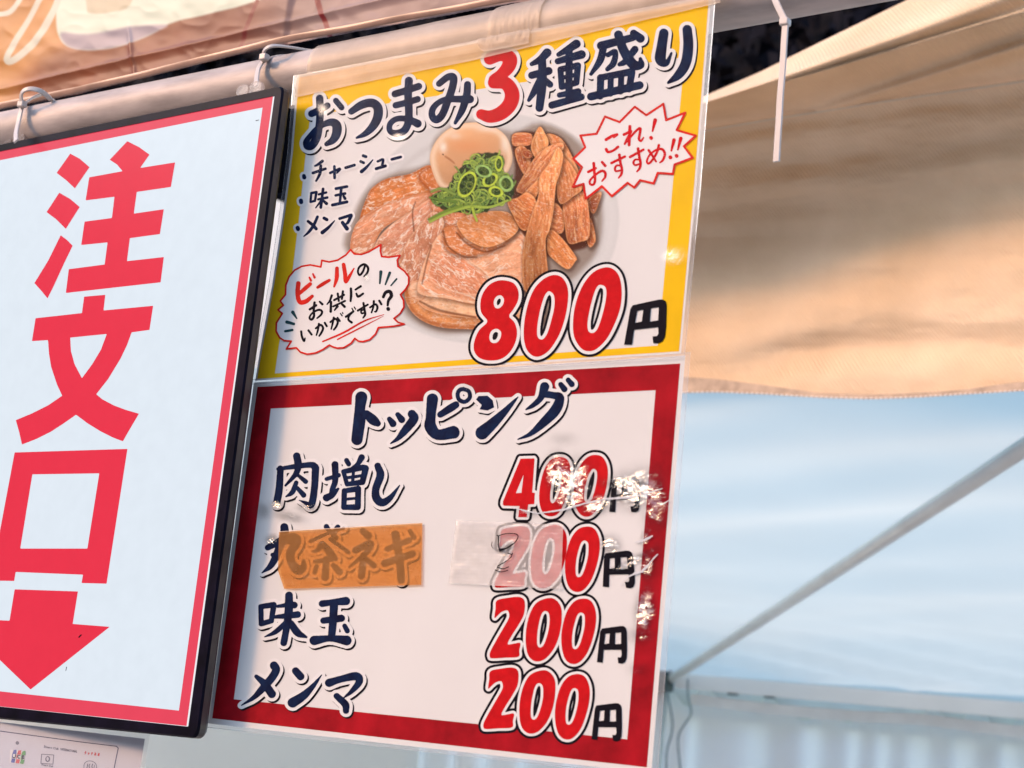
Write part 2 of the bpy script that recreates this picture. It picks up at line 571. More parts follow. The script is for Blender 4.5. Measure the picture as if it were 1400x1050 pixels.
M['joint'] = mat('green_grey_corner_joint', (0.10, 0.14, 0.14), 0.4, metal=0.4, noise=0.3, nscale=30)
M['bolt'] = mat('bright_bolt', (0.8, 0.8, 0.82), 0.2, metal=0.9)
M['wire'] = mat('grey_cord', (0.20, 0.27, 0.29), 0.6, noise=0.1, nscale=30)
M['bezel'] = mat('satin_black_bezel', (0.010, 0.008, 0.018), 0.3, spec=0.06, color2=(0.004, 0.004, 0.006), nscale=45)
M['bezel_side'] = mat('dark_metal_rim', (0.085, 0.078, 0.075), 0.35, metal=0.5, noise=0.3, nscale=25)
M['scr_white'] = emit_mat('lit_white_screen', lin((233, 243, 253)), 0.26)
M['scr_edge'] = emit_mat('lit_white_screen_edge', lin((250, 250, 255)), 0.262)
M['scr_red'] = emit_mat('lit_red_screen', lin((255, 50, 76)), 0.235)
M['scr_pink'] = emit_mat('lit_pink_red_screen', lin((253, 74, 98)), 0.235)

# ------------------------------------------------------------------ setting
YS = 0.826            # plane of the hanging sheets (metres in front of the lens)


def soil():
    m = mat('pale_gravelly_soil', (0.44, 0.41, 0.37), 0.9, color2=(0.30, 0.27, 0.24), nscale=1.3, bump=0.6, bscale=9, bdist=0.03)
    n = 40
    xs = np.linspace(-60, 60, n); ys = np.linspace(-60, 80, n)
    X, Y = np.meshgrid(xs, ys, indexing='ij')
    Z = (fbm(X / 6, Y / 6, 3, 5) - 0.5) * 0.06
    o = mesh('ground', np.stack([X, Y, Z], -1).reshape(-1, 3), [tuple(q)[::-1] for q in grid_faces(n, n)], m, smooth=True, origin=(0, 0, 0))
    o['kind'] = 'structure'


soil()


def wooded_hill():
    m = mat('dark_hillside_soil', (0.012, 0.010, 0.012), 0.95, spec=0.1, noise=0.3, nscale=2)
    n = 50
    xs = np.linspace(-30, 2, n); t = np.linspace(0, 1, n)
    X, T = np.meshgrid(xs, t, indexing='ij')
    Y = 13 + T * 14; Z = T * 18 + (fbm(X / 3, T * 6, 3, 9) - 0.5) * 1.6
    Z[:, 0] = -0.3
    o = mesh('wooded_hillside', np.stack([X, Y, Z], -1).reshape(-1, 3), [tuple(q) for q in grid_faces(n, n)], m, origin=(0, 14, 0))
    o['kind'] = 'structure'
    # dark evergreen cover: many small tilted leaf clumps, uncountable
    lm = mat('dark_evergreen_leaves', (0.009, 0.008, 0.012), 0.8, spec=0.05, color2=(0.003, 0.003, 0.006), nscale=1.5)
    N = 16000
    x = rng.uniform(-28, 1, N); tt = rng.uniform(0.05, 0.95, N)
    c = np.stack([x, 13 + tt * 14 - rng.uniform(0.1, 1.6, N), tt * 18 + rng.uniform(-0.4, 1.4, N)], -1)
    a = rng.normal(size=(N, 3)); a /= np.linalg.norm(a, axis=1)[:, None]
    b = np.cross(a, rng.normal(size=(N, 3))); b /= np.linalg.norm(b, axis=1)[:, None]
    s = rng.uniform(0.08, 0.3, N)[:, None]
    V = np.stack([c - a * s, c + b * s * .6, c + a * s, c - b * s * .6], 1).reshape(-1, 3)
    F = np.arange(N * 4).reshape(-1, 4)
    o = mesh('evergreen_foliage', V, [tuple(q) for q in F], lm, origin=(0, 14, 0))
    o['kind'] = 'stuff'
    tag(o, 'dark evergreen foliage covering the slope behind the tents', 'foliage')


wooded_hill()


def blocker_slope():
    # unseen dark slope added behind the camera, darkens reflections in film and bezel
    m = bpy.data.materials['dark_hillside_soil']
    n = 90; k = 14
    a = np.linspace(R(95), R(445 - 80), n); t = np.linspace(0, 1, k)
    A_, T = np.meshgrid(a, t, indexing='ij')
    rad = 16 + 18 * T + 2.5 * (fbm(A_ * 9, T * 4, 3, 3) - .5)
    Z = -0.3 + 12.5 * T ** .8 + 2.0 * fbm(A_ * 14, T * 5, 4, 6) * T
    o = mesh('reflection_blocking_slope', np.stack([rad * np.cos(A_ + R(0)), rad * np.sin(A_), Z], -1).reshape(-1, 3), [tuple(q) for q in grid_faces(n, k)], m, origin=(0, 0, 0))
    o['kind'] = 'structure'


blocker_slope()

# ------------------------------------------------------------------ white tent behind
A = PY(915, 930, 4.5)
B = PY(1400, 612, 2.4)
tent = thing('white_tent', 'white fabric tent roof with grey rafter behind the menus', 'tent', (A[0], A[1], 0))
u = B - A
nrm = np.cross(np.array([1, 0, 0.0]), u); nrm /= np.linalg.norm(nrm)
if nrm[2] < 0: nrm = -nrm


def roof_pt(x, y, lift=0.0):
    # plane through the rafter, running along x
    z = A[2] - (nrm[1] * (y - A[1])) / nrm[2]
    return z + lift


nu, nv = 120, 70
xs = np.linspace(-5.6, 2.6, nu); ys = np.r_[4.60, 4.56, np.linspace(4.52, 2.12, nv - 2)]
X, Y = np.meshgrid(xs, ys, indexing='ij')
Z = roof_pt(X, Y, 0.0) + 0.020 + 0.036 * sstep(0, 0.5, 4.5 - Y) - 0.10 * sstep(0.0, 0.06, Y - 4.52)
# sag and pull creases that fan from the eave rail
d = (4.5 - Y)
dx0 = (X - A[0])
crease = np.sin(dx0 * 19 + d * 30 + 3 * fbm(X * 1.5, Y * 2, 3, 3)) * 0.011 * 1.5 * np.exp(-d * 2.6) * (0.4 + fbm(X * 2, Y, 2, 19))
crease += np.sin(dx0 * 41 + d * 55 + 5 * fbm(X * 2.5, Y * 2, 3, 13)) * 0.006 * np.exp(-d * 3.2)
crease += (fbm(X * 1.3 + Y * 2.5, Y * 1.0 - X * .5, 4, 8) - 0.5) * 0.035 * sstep(0, 0.7, d)
crease += np.sin((dx0 * 1.2 - d * 4.2) * 5) * 0.004 * sstep(0.4, 1.5, d)
Z = Z + crease * sstep(0, 0.06, d)
mesh('roof_sheet', np.stack([X, Y, Z], -1).reshape(-1, 3), grid_faces(nu, nv), M['tent'], tent, smooth=True)
ext = B + (B - A) * 0.35
V, F = tube([A + (B - A) * 0.0, A + (B - A) * .5, ext], 0.0132, 16)
mesh('rafter', V, F, M['steel'], tent, smooth=True)
E1 = PY(1400, 972, 4.5); E1 = E1 + (E1 - A) * 1.2
E0 = A - (E1 - A) * 1.2
v0, f0 = [], []
for P_, Q_ in (((A - np.array([-.03, 0, 0])), E1), (E0, A)):
    w_, h_ = 0.02, 0.020
    vv = []
    for p in (P_, Q_):
        for a, b in ((-w_, -h_), (w_, -h_), (w_, h_), (-w_, h_)):
            vv.append((p[0], p[1] + a, p[2] + b))
    ff = [(0, 1, 2, 3), (7, 6, 5, 4), (0, 4, 5, 1), (1, 5, 6, 2), (2, 6, 7, 3), (3, 7, 4, 0)]
    mesh('eave_rail', vv, ff, M['beam'], tent)
jv, jf = box((A[0] - .05, A[1] - .055, A[2] - .035), (A[0] + .022, A[1] - .005, A[2] + .022))
jo = mesh('corner_joint', jv, jf, M['joint'], tent)
bv = jo.modifiers.new('b', 'BEVEL'); bv.width = 0.008; bv.segments = 2
Pb = PY(916.5, 918, 4.43)
V, F = tube([Pb, Pb + np.array([0, .03, 0])], 0.007, 10)
mesh('bolt', V, F, M['bolt'], jo)
for xx in (E0[0] + .1, A[0] - 0.02, E1[0] - .1):
    V, F = tube([(xx, 4.5, 0), (xx, 4.5, A[2] - .02)], 0.018, 12)
    mesh('leg', V, F, M['steel'], tent, smooth=True)

# curtain wall hanging from the rail, gathered
nu, nv = 620, 26
xs = np.linspace(-5.4, 1.6, nu); t = np.linspace(0, 1, nv)
X, T = np.meshgrid(xs, t, indexing='ij')
ph = X * 46 + 9 * fbm(X * 2.6, T * 0.4, 3, 21) + .8 * np.sin(X * 7 + T * 2)
amp = 0.026 * (0.15 + fbm(X * 2.4, T * .5, 3, 33) ** 1.5)
Y = 4.56 + amp * np.sin(ph) + 0.012 * np.sin(X * 9 + T)
zt = A[2] + 0.02 + (X - A[0]) * (E1[2] - A[2]) / (E1[0] - A[0])
Z = zt * (1 - T) + 0.05 * T - 0.012 * (1 - T) * np.abs(np.sin(X * 6.1)) ** 3
cur = mesh('curtain', np.stack([X, Y, Z], -1).reshape(-1, 3), grid_faces(nu, nv), M['curtain'], None, smooth=True, origin=(A[0], 4.56, 0))
tag(cur, 'gathered white curtain hanging from the tent eave rail', 'curtain')
# header band of the curtain, sagging between its hooks
band_t = thing('curtain_header', 'sagging pale grey header band strung along the top of the curtain', 'curtain band', (A[0], 4.53, 1.8))
xs = np.linspace(A[0] + .06, 1.5, 160); t = np.linspace(0, 1, 5)
X, T = np.meshgrid(xs, t, indexing='ij')
zt = A[2] - 0.028 + (X - A[0]) * (E1[2] - A[2]) / (E1[0] - A[0])
Z = zt - 0.010 * np.abs(np.sin((X - A[0]) * 4.2)) - T * 0.030
Y = 4.520 + 0.004 * np.sin(X * 23) + T * .004
mesh('band', np.stack([X, Y, Z], -1).reshape(-1, 3), grid_faces(160, 5), mat('pale_band', (0.80, 0.86, 0.86), 0.6, noise=.1, nscale=9), band_t, smooth=True)
for px_, py_ in ((1002, 948), (1052, 952)):
    p = PY(px_, py_, 4.505)
    V, F = box(p - np.array([.014, .006, .005]), p + np.array([.014, .006, .005]))
    mesh('hook', V, F, M['joint'], band_t)

# side wall of the stall at the far left
nu, nv = 40, 40
yy = np.linspace(2.9, 5.2, nu); zz = np.linspace(0.02, 3.1, nv)
Y, Z = np.meshgrid(yy, zz, indexing='ij')
X = -3.3 + (fbm(Y * 2.2, Z * .6, 3, 41) - .5) * .09 + .015 * np.sin(Y * 19)
o = mesh('tent_side_wall', np.stack([X, Y, Z], -1).reshape(-1, 3), grid_faces(nu, nv), M['curtain'], None, smooth=True, origin=(-3.3, 4, 0))
tag(o, 'white fabric side wall glimpsed in the gap between the screen and the menus', 'tent wall')

# two cords hanging in the corner
for pts, lb in ((((912, 938), (914, 955), (919, 984), (918, 1003), (911.6, 1026), (910.8, 1050), (912, 1090)), 'thin grey cord hanging nearest to the edge of the red menu'),
                (((940, 928), (940.7, 953), (944.8, 975), (936, 990), (928.6, 1003), (927, 1018), (930, 1050), (934, 1090)), 'thin grey cord with a kink hanging in front of the curtain')):
    P = catmull(np.array([[*p, 0] for p in pts]))
    W = PY(P[:, 0], P[:, 1], 4.46)
    V, F = tube(W, 0.0028, 8)
    o = mesh('cord', V, F, M['wire'], None, smooth=True); tag(o, lb, 'cord', 'cords hanging in the tent corner')

# ------------------------------------------------------------------ beige tarpaulin, top right
def tarp():
    xsx = np.linspace(470, 1620, 340)
    def it(tab): a = np.array(tab, float); return np.interp(xsx, a[:, 0], a[:, 1])
    yT = it([(470, 262), (800, 205), (940, 142), (975, 126), (1040, 98), (1100, 68), (1240, 0), (1400, -80), (1620, -190)])
    yF = it([(470, 275), (800, 212), (960, 143), (1000, 132), (1100, 103), (1250, 60), (1400, 16), (1620, -45)])
    yF = np.maximum(yF, yT + 6)
    yS = it([(470, 300), (800, 228), (950, 182), (1060, 163), (1200, 141), (1400, 112), (1620, 84)])
    yM = it([(470, 370), (800, 330), (950, 325), (1150, 322), (1400, 300), (1620, 290)])
    yB = np.interp(xsx, [470, 930, 980, 1050, 1120, 1190, 1250, 1320, 1400, 1500, 1620], [545, 535, 534, 537, 541.5, 543.5, 541.5, 537, 532, 533, 540])
    k = np.ones(9) / 9; yB = np.convolve(np.pad(yB, 4, mode='edge'), k, 'valid')
    rows = []
    segs = [(yT, yF, 1.97, 1.87, 22), (yF, yS, 1.87, 2.03, 30), (yS, yM, 2.03, 2.078, 70), (yM, yB, 2.078, 2.05, 90)]
    for si, (a, b, da, db, n) in enumerate(segs):
        for i in range(n + (1 if si == 3 else 0)):
            t = i / n
            yy = a + (b - a) * t
            dep = da + (db - da) * t
            X_, Y_ = xsx, yy
            r = np.zeros_like(xsx)
            if si == 0:
                r = -0.030 * math.sin(math.pi * t) + 0.012 * np.sin(t * 9 + xsx / 260)
            elif si == 1:
                r = 0.02 * (fbm(X_ / 150, Y_ / 60, 3, 4) - .5)
                # oblique fold
                fl = (Y_ - (168 - (X_ - 1080) * 0.33))
                r = r - 0.030 * np.exp(-(fl / 10) ** 2) * sstep(1050, 1150, X_)
            elif si == 2:
                # near-horizontal soft creases
                e = sstep(0, .12, t)
                r = e * (-0.0042 * np.cos((Y_ + (X_ - 1000) * 0.16 - 150) / 50 * 2 * math.pi * (0.9 + 0.2 * np.sin(X_ / 300)) + 1.6 * fbm(X_ / 170, Y_ / 90, 2, 5))
                         + 0.010 * (fbm(X_ / 90 + 3, Y_ / 22 + X_ / 160, 4, 12) - .5))
            else:
                r = 0.010 * (fbm(X_ / 120, Y_ / 28, 4, 15) - .5) * (1 - 0.3 * t)
                q = (Y_ - (487 - (X_ - 1180) * 0.07 + 12 * np.sin(X_ / 110)))
                r = r + 0.016 * np.exp(-(q / 26) ** 2) * sstep(960, 1080, X_)
                r = r - 0.012 * sstep(0.55, 1.0, t) * np.sin(X_ / 75.0) * 0.5
            r = r * ((1 - sstep(.72, 1, t)) if si == 2 else sstep(0, .22, t) if si == 3 else 1)
            rows.append(PY(xsx, yy, dep + r))
    G = np.array(rows); nv = len(rows)
    t0 = thing('tarpaulin', 'beige canvas tarpaulin stretched behind the menus at upper right', 'tarpaulin', tuple(G[-1].mean(0)))
    m = bpy.data.materials.new('beige_canvas'); m.use_nodes = True
    n = m.node_tree; b = n.nodes['Principled BSDF']; b.inputs['Roughness'].default_value = 0.75; b.inputs['Specular IOR Level'].default_value = 0.2
    tc = n.nodes.new('ShaderNodeTexCoord')
    nz = n.nodes.new('ShaderNodeTexNoise'); nz.inputs['Scale'].default_value = 7; nz.inputs['Detail'].default_value = 6
    n.links.new(tc.outputs['Object'], nz.inputs['Vector'])
    rp = n.nodes.new('ShaderNodeValToRGB')
    rp.color_ramp.elements[0].position = .3; rp.color_ramp.elements[1].position = .7
    rp.color_ramp.elements[0].color = (0.72, 0.51, 0.31, 1); rp.color_ramp.elements[1].color = (0.90, 0.67, 0.44, 1)
    n.links.new(nz.outputs['Fac'], rp.inputs[0]); n.links.new(rp.outputs[0], b.inputs['Base Color'])
    mp = n.nodes.new('ShaderNodeMapping'); mp.inputs['Rotation'].default_value = (0, R(40), 0)
    n.links.new(tc.outputs['Object'], mp.inputs[0])
    wv = n.nodes.new('ShaderNodeTexWave'); wv.inputs['Scale'].default_value = 75; wv.inputs['Distortion'].default_value = 1.5
    wv.inputs['Detail'].default_value = 2
    n.links.new(mp.outputs[0], wv.inputs['Vector'])
    n3 = n.nodes.new('ShaderNodeTexNoise'); n3.inputs['Scale'].default_value = 26; n3.inputs['Detail'].default_value = 5
    n.links.new(tc.outputs['Object'], n3.inputs['Vector'])
    b1 = n.nodes.new('ShaderNodeBump'); b1.inputs['Strength'].default_value = 0.5; b1.inputs['Distance'].default_value = 0.002
    n.links.new(wv.outputs['Fac'], b1.inputs['Height'])
    b2 = n.nodes.new('ShaderNodeBump'); b2.inputs['Strength'].default_value = 0.45; b2.inputs['Distance'].default_value = 0.006
    n.links.new(n3.outputs['Fac'], b2.inputs['Height']); n.links.new(b1.outputs[0], b2.inputs['Normal'])
    n.links.new(b2.outputs[0], b.inputs['Normal'])
    out = n.nodes['Material Output']
    tr = n.nodes.new('ShaderNodeBsdfTranslucent'); n.links.new(rp.outputs[0], tr.inputs[0])
    mx = n.nodes.new('ShaderNodeMixShader'); mx.inputs[0].default_value = .08
    n.links.new(b.outputs[0], mx.inputs[1]); n.links.new(tr.outputs[0], mx.inputs[2]); n.links.new(mx.outputs[0], out.inputs[0])
    mesh('canvas', G.reshape(-1, 3), grid_faces(nv, len(xsx)), m, t0, smooth=True)
    # stitched seam cord and hem band
    W = PY(xsx[140:], yS[140:] - 1.0, 2.005)
    V, F = tube(W, 0.0016, 6)
    mesh('seam', V, F, mat('pale_seam_thread', (0.72, 0.62, 0.48), .7), t0)
    sh = 16 * np.clip(1 - np.abs(xsx - 930) / 190, 0, 1) + 4 + 6 * sstep(1300, 1400, xsx)
    a = PY(xsx, yB - sh, 2.036); b_ = PY(xsx, yB + 2.5, 2.034); c = PY(xsx, yB + 2.6, 2.046)
    H = np.array([a, b_, c])
    mesh('hem', H.reshape(-1, 3), grid_faces(3, len(xsx)), mat('hem_webbing', (0.50, 0.37, 0.26), .8, noise=.3, nscale=60, bump=.5, bscale=400, bdist=.001), t0)
    st = PY(xsx, yB + 1.5, 2.030)
    seg = []
    for i in range(0, len(xsx) - 2, 2):
        seg.append(tube([st[i], st[i + 1]], 0.0011, 5))
    V, F = merge(*seg)
    mesh('hem_stitching', V, F, mat('hem_thread', (0.78, 0.70, 0.60), .7), t0)['kind'] = 'stuff'


tarp()

# ------------------------------------------------------------------ crossbar
c0 = PY(0, 187, 0.851); c1 = PY(975, 1, 0.851)
dirp = (c1 - c0) / np.linalg.norm(c1 - c0)
PR = 0.0182
V, F = tube([c0 - dirp * 0.9, c0, (c0 + c1) / 2, c1, c1 + dirp * 0.9], PR, 40)
pole = mesh('tent_crossbar', V, F, M['pole'], None, smooth=True)
tag(pole, 'grey metal tent crossbar that the screen and menus hang from', 'pole')


def pole_z(x):
    return c0[2] + (x - c0[0]) * (c1[2] - c0[2]) / (c1[0] - c0[0])


# ------------------------------------------------------------------ vinyl banner, top left
def banner():
    h = 1.6
    X, Y = np.meshgrid(np.arange(-120, 800, h), np.arange(-190, 160, h))
    bot = np.interp(X, [-120, 0, 103, 200, 240, 356, 390, 480, 560, 731, 800], [171, 149, 128, 105, 95, 66, 58, 42, 27, -4, -17])
    Yg = np.minimum(Y, bot)
    t = sstep(0, 420, X)
    base = np.array(lin((240, 170, 98)))[None, None] * (1 - t[..., None]) + lin((198, 158, 142))[None, None] * t[..., None]
    dark = sstep(-30, 18, Yg - np.interp(X, [0, 90, 150, 300, 420], [125, 70, 62, 12, -40])) * (1 - sstep(300, 430, X)) * sstep(-20, 60, X)
    brown = lin((168, 88, 54))
    C = base * (1 - dark[..., None] * .8) + brown * dark[..., None] * .8
    n1 = fbm(X / 40, Yg / 30, 4, 2)[..., None]
    C = C * (0.85 + 0.3 * n1)

    def blend(C, sd, col, soft=1.2):
        k = (1 - sstep(-soft, soft, sd))[..., None]
        return C * (1 - k) + np.array(lin(col)) * k
    bowl = catmull([(77, -60), (77, 22), (80, 48), (92, 63), (120, 68.5), (163, 63), (205, 46), (240, 29), (290, 18), (350, 2), (385, -20), (400, -90), (240, -180), (90, -170)], True, 4)
    sdb = sd_poly(X, Yg, bowl)
    C = blend(C, sdb, (252, 236, 205), 2)
    low = sd_poly(X, Yg, catmull([(84, 45), (92, 63), (120, 68.5), (163, 63), (205, 46), (228, 34), (180, 36), (120, 47)], True, 4))
    C = blend(C, low, (214, 186, 178), 3)
    C = blend(C, sd_poly(X, Yg, catmull([(118, -60), (118, 8), (125, 18), (150, 17), (178, 6), (183, -40)], True, 4)), (240, 212, 176), 2)
    for st in ([(58, -8, 3.6), (40, 25, 3.8), (20, 58, 4.2), (9, 82, 4.4), (22, 80, 4.6), (45, 60, 5), (62, 36, 5), (76, 8, 4.6), (86, -30, 4.6)],
               [(-30, 20, 3), (0, 19, 3.4), (14, 15, 3.6), (26, 0, 3.4), (34, -20, 3.2)]):
        C = blend(C, sd_stroke(X, Yg, catmull(st)), (250, 226, 196))
    C = blend(C, sd_stroke(X, Yg, np.array([(352, 2, 2.6), (337, 36, 2.8), (321, 76, 2.2)])), (172, 72, 62))
    C = blend(C, sd_stroke(X, Yg, np.array([(428, -40, 3.6), (432, 0, 3.6), (436, 15, 3.4), (449, 52, 3.2)])), (176, 40, 48))
    C = np.clip((C / WHITE) ** 1.5 * 0.50, 0, .8)
    # relief: creases of a folded vinyl sheet
    d = 0.0030 * (fbm(X / 75, Yg / 50, 3, 31) - .5) + 0.0010 * (np.abs(fbm(X / 34 + 4, Yg / 26, 2, 35) - .5) * 2)
    fold = Yg - np.interp(X, [-120, 0, 150, 270, 420, 800], [152, 122, 86, 58, 22, -70])
    d = d - 0.0012 * np.exp(-np.abs(fold) / 3.0) + 0.001 * sstep(0, 12, fold)
    cr = np.abs(X - 178 + (Yg - 60) * -0.12)
    d = d - 0.0018 * np.exp(-cr / 3) * sstep(25, 50, Yg)
    cr2 = np.abs(X - 398 + (Yg) * 0.22)
    d = d + 0.0018 * sstep(-5, 5, X - 398 + Yg * .22)
    jz = np.zeros(X.shape + (3,)); jz[..., 1] = d
    par = thing('vinyl_banner', 'creased orange and cream vinyl banner above the crossbar', 'banner', tuple(PY(200, 100, .878)))
    m = vcol_mat('printed_vinyl', 0.5, bump=.25, bscale=25, bdist=.002)
    o = paint_mesh('banner_sheet', X, Yg, C, lambda a, b, l: PY(a, b, 0.878 - l), 0.0, m, par, mask=(Y < bot + h), jz=jz)
    sol = o.modifiers.new('s', 'SOLIDIFY'); sol.thickness = 0.0006; sol.offset = 1
    # welded bottom hem
    xs = np.arange(-118, 798, 8.0); bt = np.interp(xs, [-120, 0, 103, 200, 240, 356, 390, 480, 560, 731, 800], [171, 149, 128, 105, 95, 66, 58, 42, 27, -4, -17])
    G = np.array([PY(xs, bt - 9, .8768 + .0006 * np.sin(xs / 23)), PY(xs, bt - 1, .8762), PY(xs, bt + .4, .8775)])
    mesh('welded_hem', G.reshape(-1, 3), grid_faces(3, len(xs)), mat('vinyl_hem', (0.40, 0.24, 0.17), .35, noise=.3, nscale=30), par, smooth=True)


banner()

# ------------------------------------------------------------------ lit screen on the left
leftv = np.array([-3000.0, 107.0, FPX]); leftv /= np.linalg.norm(leftv)
LX = -np.array([leftv @ AX, leftv @ AY, leftv @ AZ]); LX[2] = 0; LX /= np.linalg.norm(LX)
LZ = np.array([0, 0, 1.0]); LN = np.cross(LX, LZ)    # towards the camera (-y)
if LN[1] > 0: LN = -LN
S0 = PY(388, 122, YS - 0.021)


def PS(px, py, lift=0.0):
    return PP(px, py, S0 + LN * lift, LN)


scr = thing('digital_signboard', 'lit screen with red order window lettering in a black frame', 'sign', tuple(S0))
outer = [(-140, 226), (388, 116), (270, 1010), (-170, 966)]      # TL TR BR BL of the front
inner = [(-118, 231), (376, 131), (258, 993.5), (-150, 950)]
Of = PS(np.array([p[0] for p in outer]), np.array([p[1] for p in outer]), 0.0)
If = PS(np.array([p[0] for p in inner]), np.array([p[1] for p in inner]), 0.0)


def frame_mesh():
    O0, I0 = Of, If
    # face ring with rounded corners (front), then side and back
    def rnd(P, r):
        out = []
        for i in range(4):
            a, b, c = P[i - 1], P[i], P[(i + 1) % 4]
            u1 = (a - b) / np.linalg.norm(a - b); u2 = (c - b) / np.linalg.norm(c - b)
            for t in (0, .25, .5, .75, 1):
                out.append(b + u1 * r * (1 - t) ** 2 + u2 * r * t ** 2)
        return np.array(out)
    a = rnd(O0, .006); b = rnd(I0, .0006); n = len(a)
    ins = 0.0014
    ctr = O0.mean(0)
    a_in = a + (ctr - a) / np.linalg.norm(ctr - a, axis=1)[:, None] * ins
    V = list(b - LN * .001) + list(b + LN * .0004) + list(a_in + LN * .0004) + list(a - LN * .0010)
    F = [(k * n + i, k * n + (i + 1) % n, (k + 1) * n + (i + 1) % n, (k + 1) * n + i) for k in range(3) for i in range(n)]
    mesh('frame', V, F, M['bezel'], scr)
    V = list(a - LN * .0010) + list(a - LN * .0055) + list(a_in - LN * .0075)
    F = [(k * n + i, k * n + (i + 1) % n, (k + 1) * n + (i + 1) % n, (k + 1) * n + i) for k in range(2) for i in range(n)]
    F.append(tuple(2 * n + i for i in range(n)))
    mesh('side_rim', V, F, M['bezel_side'], scr)


frame_mesh()
PSc = lambda a, b, l: PS(a, b, l)
quad_print('screen', inner, PSc, -0.0006, M['scr_edge'], scr)
ro = [(-118, 231), (373.2, 131.8), (255, 992.5), (-150, 950)]
ri = [(-104, 240), (359, 147), (244.6, 971.5), (-132, 931)]
quad_print('red_border', ro, PSc, -0.0003, M['scr_pink'], scr, ri)
quad_print('white_field', ri, PSc, -0.0004, M['scr_white'], scr)
Z1 = (0, 0, 1.0); Z2 = (0, 180, 5.0); Z3 = (0, 380, 5.0); Z4 = (0, 590, 3.5)
chu = '''#480,150 545,185 612,243 512,388 450,330 387,282 ; #405,417 480,460 545,515 450,665 385,600 318,550 ;
 #415,708 460,742 497,780 460,855 420,940 370,1050 325,1140 280,1085 235,1035 330,880 ;
 #870,65 950,105 1022,157 958,248 1197,210 1168,378 935,412 915,560 1120,530 1093,700 888,728 868,885 1120,857 1098,1030 450,1103 470,940 715,908 735,757 555,775 578,615 765,590 782,445 585,470 610,312 838,270 800,225 750,192'''
bun = '''#575,128 720,115 708,222 1047,190 1022,355 900,372 868,460 825,550 740,690 658,795 700,830 780,872 860,902 950,928 878,1050 840,1117 770,1090 690,1050 600,995 520,935 430,998 350,1050 250,1100 150,1139 130,1050 108,972 220,925 330,870 425,805 390,730 350,610 335,520 328,425 218,432 243,275 400,258 560,240 ;
 =480,408 730,383 690,490 630,590 560,685 510,590 485,500'''
kuchi = '''#70,100 610,83 510,728 390,725 397,685 75,672 68,715 -45,713 ; =155,205 475,200 418,560 97,560'''
for txt, z in ((chu, Z2), (bun, Z3), (kuchi, Z4)):
    flat_print('character', parse(txt, z), [('character', 0, 0, 0, M['scr_red'], 0.0001)], PSc, scr, h=0.8)
flat_print('arrow', parse('#20,805.7 106.6,808.6 99.4,853 150,857 41.8,942.7 -60,845 13,848.6', Z1), [('down_arrow', 0, 0, 0, M['scr_red'], 0.0001)], PSc, scr, h=0.8)
for pts in ([(111, 868, .8), (108, 871, 1.0)], [(91, 912, .5), (90, 917, .4)], [(350, 165, .6), (354, 164, .4)]):
    flat_print('scuff', [['stroke', np.array(pts, float)]], [('scuff', 0, 0, 0, M['bezel'], 0.0003)], PSc, scr, h=0.35)
# clear lugs on top of the screen
for cx, cy in ((340, 117), (16, 186)):
    for sx, tp in ((-9, 4), (9, -1)):
        pl = catmull([(cx + sx - 7, cy + 14), (cx + sx - 8, cy + 4 + tp), (cx + sx - 3, cy - 4 + tp), (cx + sx + 6, cy - 5 + tp), (cx + sx + 8, cy + 2), (cx + sx + 5, cy + 14)], True, 4)
        W0 = PS(pl[:, 0], pl[:, 1], -0.002); W1 = W0 - LN * .003; n = len(pl)
        mesh('hanging_lug', np.r_[W0, W1], [tuple(range(n))[::-1], tuple(range(n, 2 * n))] + [(i, (i + 1) % n, n + (i + 1) % n, n + i) for i in range(n)], M['lug'], scr)
# mounting bracket behind the screen, its end shows in the gap
bp = PY(392, 205, YS + .012)
V, F = box(bp - np.array([.05, .004, .028]), bp + np.array([-.0012, .006, .030]))
o = mesh('mounting_bracket', V, F, mat('matt_black_bracket', (.004, .004, .006), .9, spec=0.0), scr); q = o.modifiers.new('b', 'BEVEL'); q.width = .002

# ------------------------------------------------------------------ payment notice, lower left
pay = thing('payment_notice', 'laminated card payment notice hanging below the lit screen', 'notice', tuple(PY(100, 1020, YS + .001)))
PN = lambda a, b, l: PY(a, b, YS + 0.004 - l)
quad_print('paper', [(-160, 968), (0, 987), (198, 1010), (186, 1090), (-175, 1060)], PN, 0, mat('notice_paper', (0.50, 0.50, 0.54), .6, noise=.05), pay)
Zp = (0, 980, 6.6667)
flat_print('rule', parse('!-400,85,4 0,130 780,235 1060,268 1078,285 1060,370 1030,520', Zp), [('ruled_frame', 0, 0, 0, mat('notice_navy', (.02, .025, .10), .5), .0002)], PN, pay, h=.3)
blue = mat('logo_blue', (.03, .06, .30), .5); redl = mat('logo_red', (.50, .02, .03), .5); grn = mat('logo_green', (.05, .28, .06), .5); gry = mat('logo_grey', (.12, .12, .17), .5)
lg = mesh('payment_logo', PN(np.array([14, 34, 33, 13.]), np.array([1025, 1027, 1045, 1043.]), .00015), [(3, 2, 1, 0)], M['white_print'], pay)
for k, (mt, tx, ty) in enumerate(((blue, 0, 0), (redl, 42, 5), (grn, 82, 10))):
    flat_print('bar', parse(f'#{125+tx},{302+ty} {150+tx},{300+ty} {150+tx},{340+ty} {112+tx},{338+ty}; #{108+tx},{380+ty} {140+tx},{382+ty} {132+tx},{420+ty} {98+tx},{416+ty}; #{110+tx},{340+ty} {118+tx},{340+ty} {112+tx},{382+ty} {106+tx},{382+ty}', Zp), [('logo_bar', 0, 0, 0, mt, .00025)], PN, lg, h=.25)
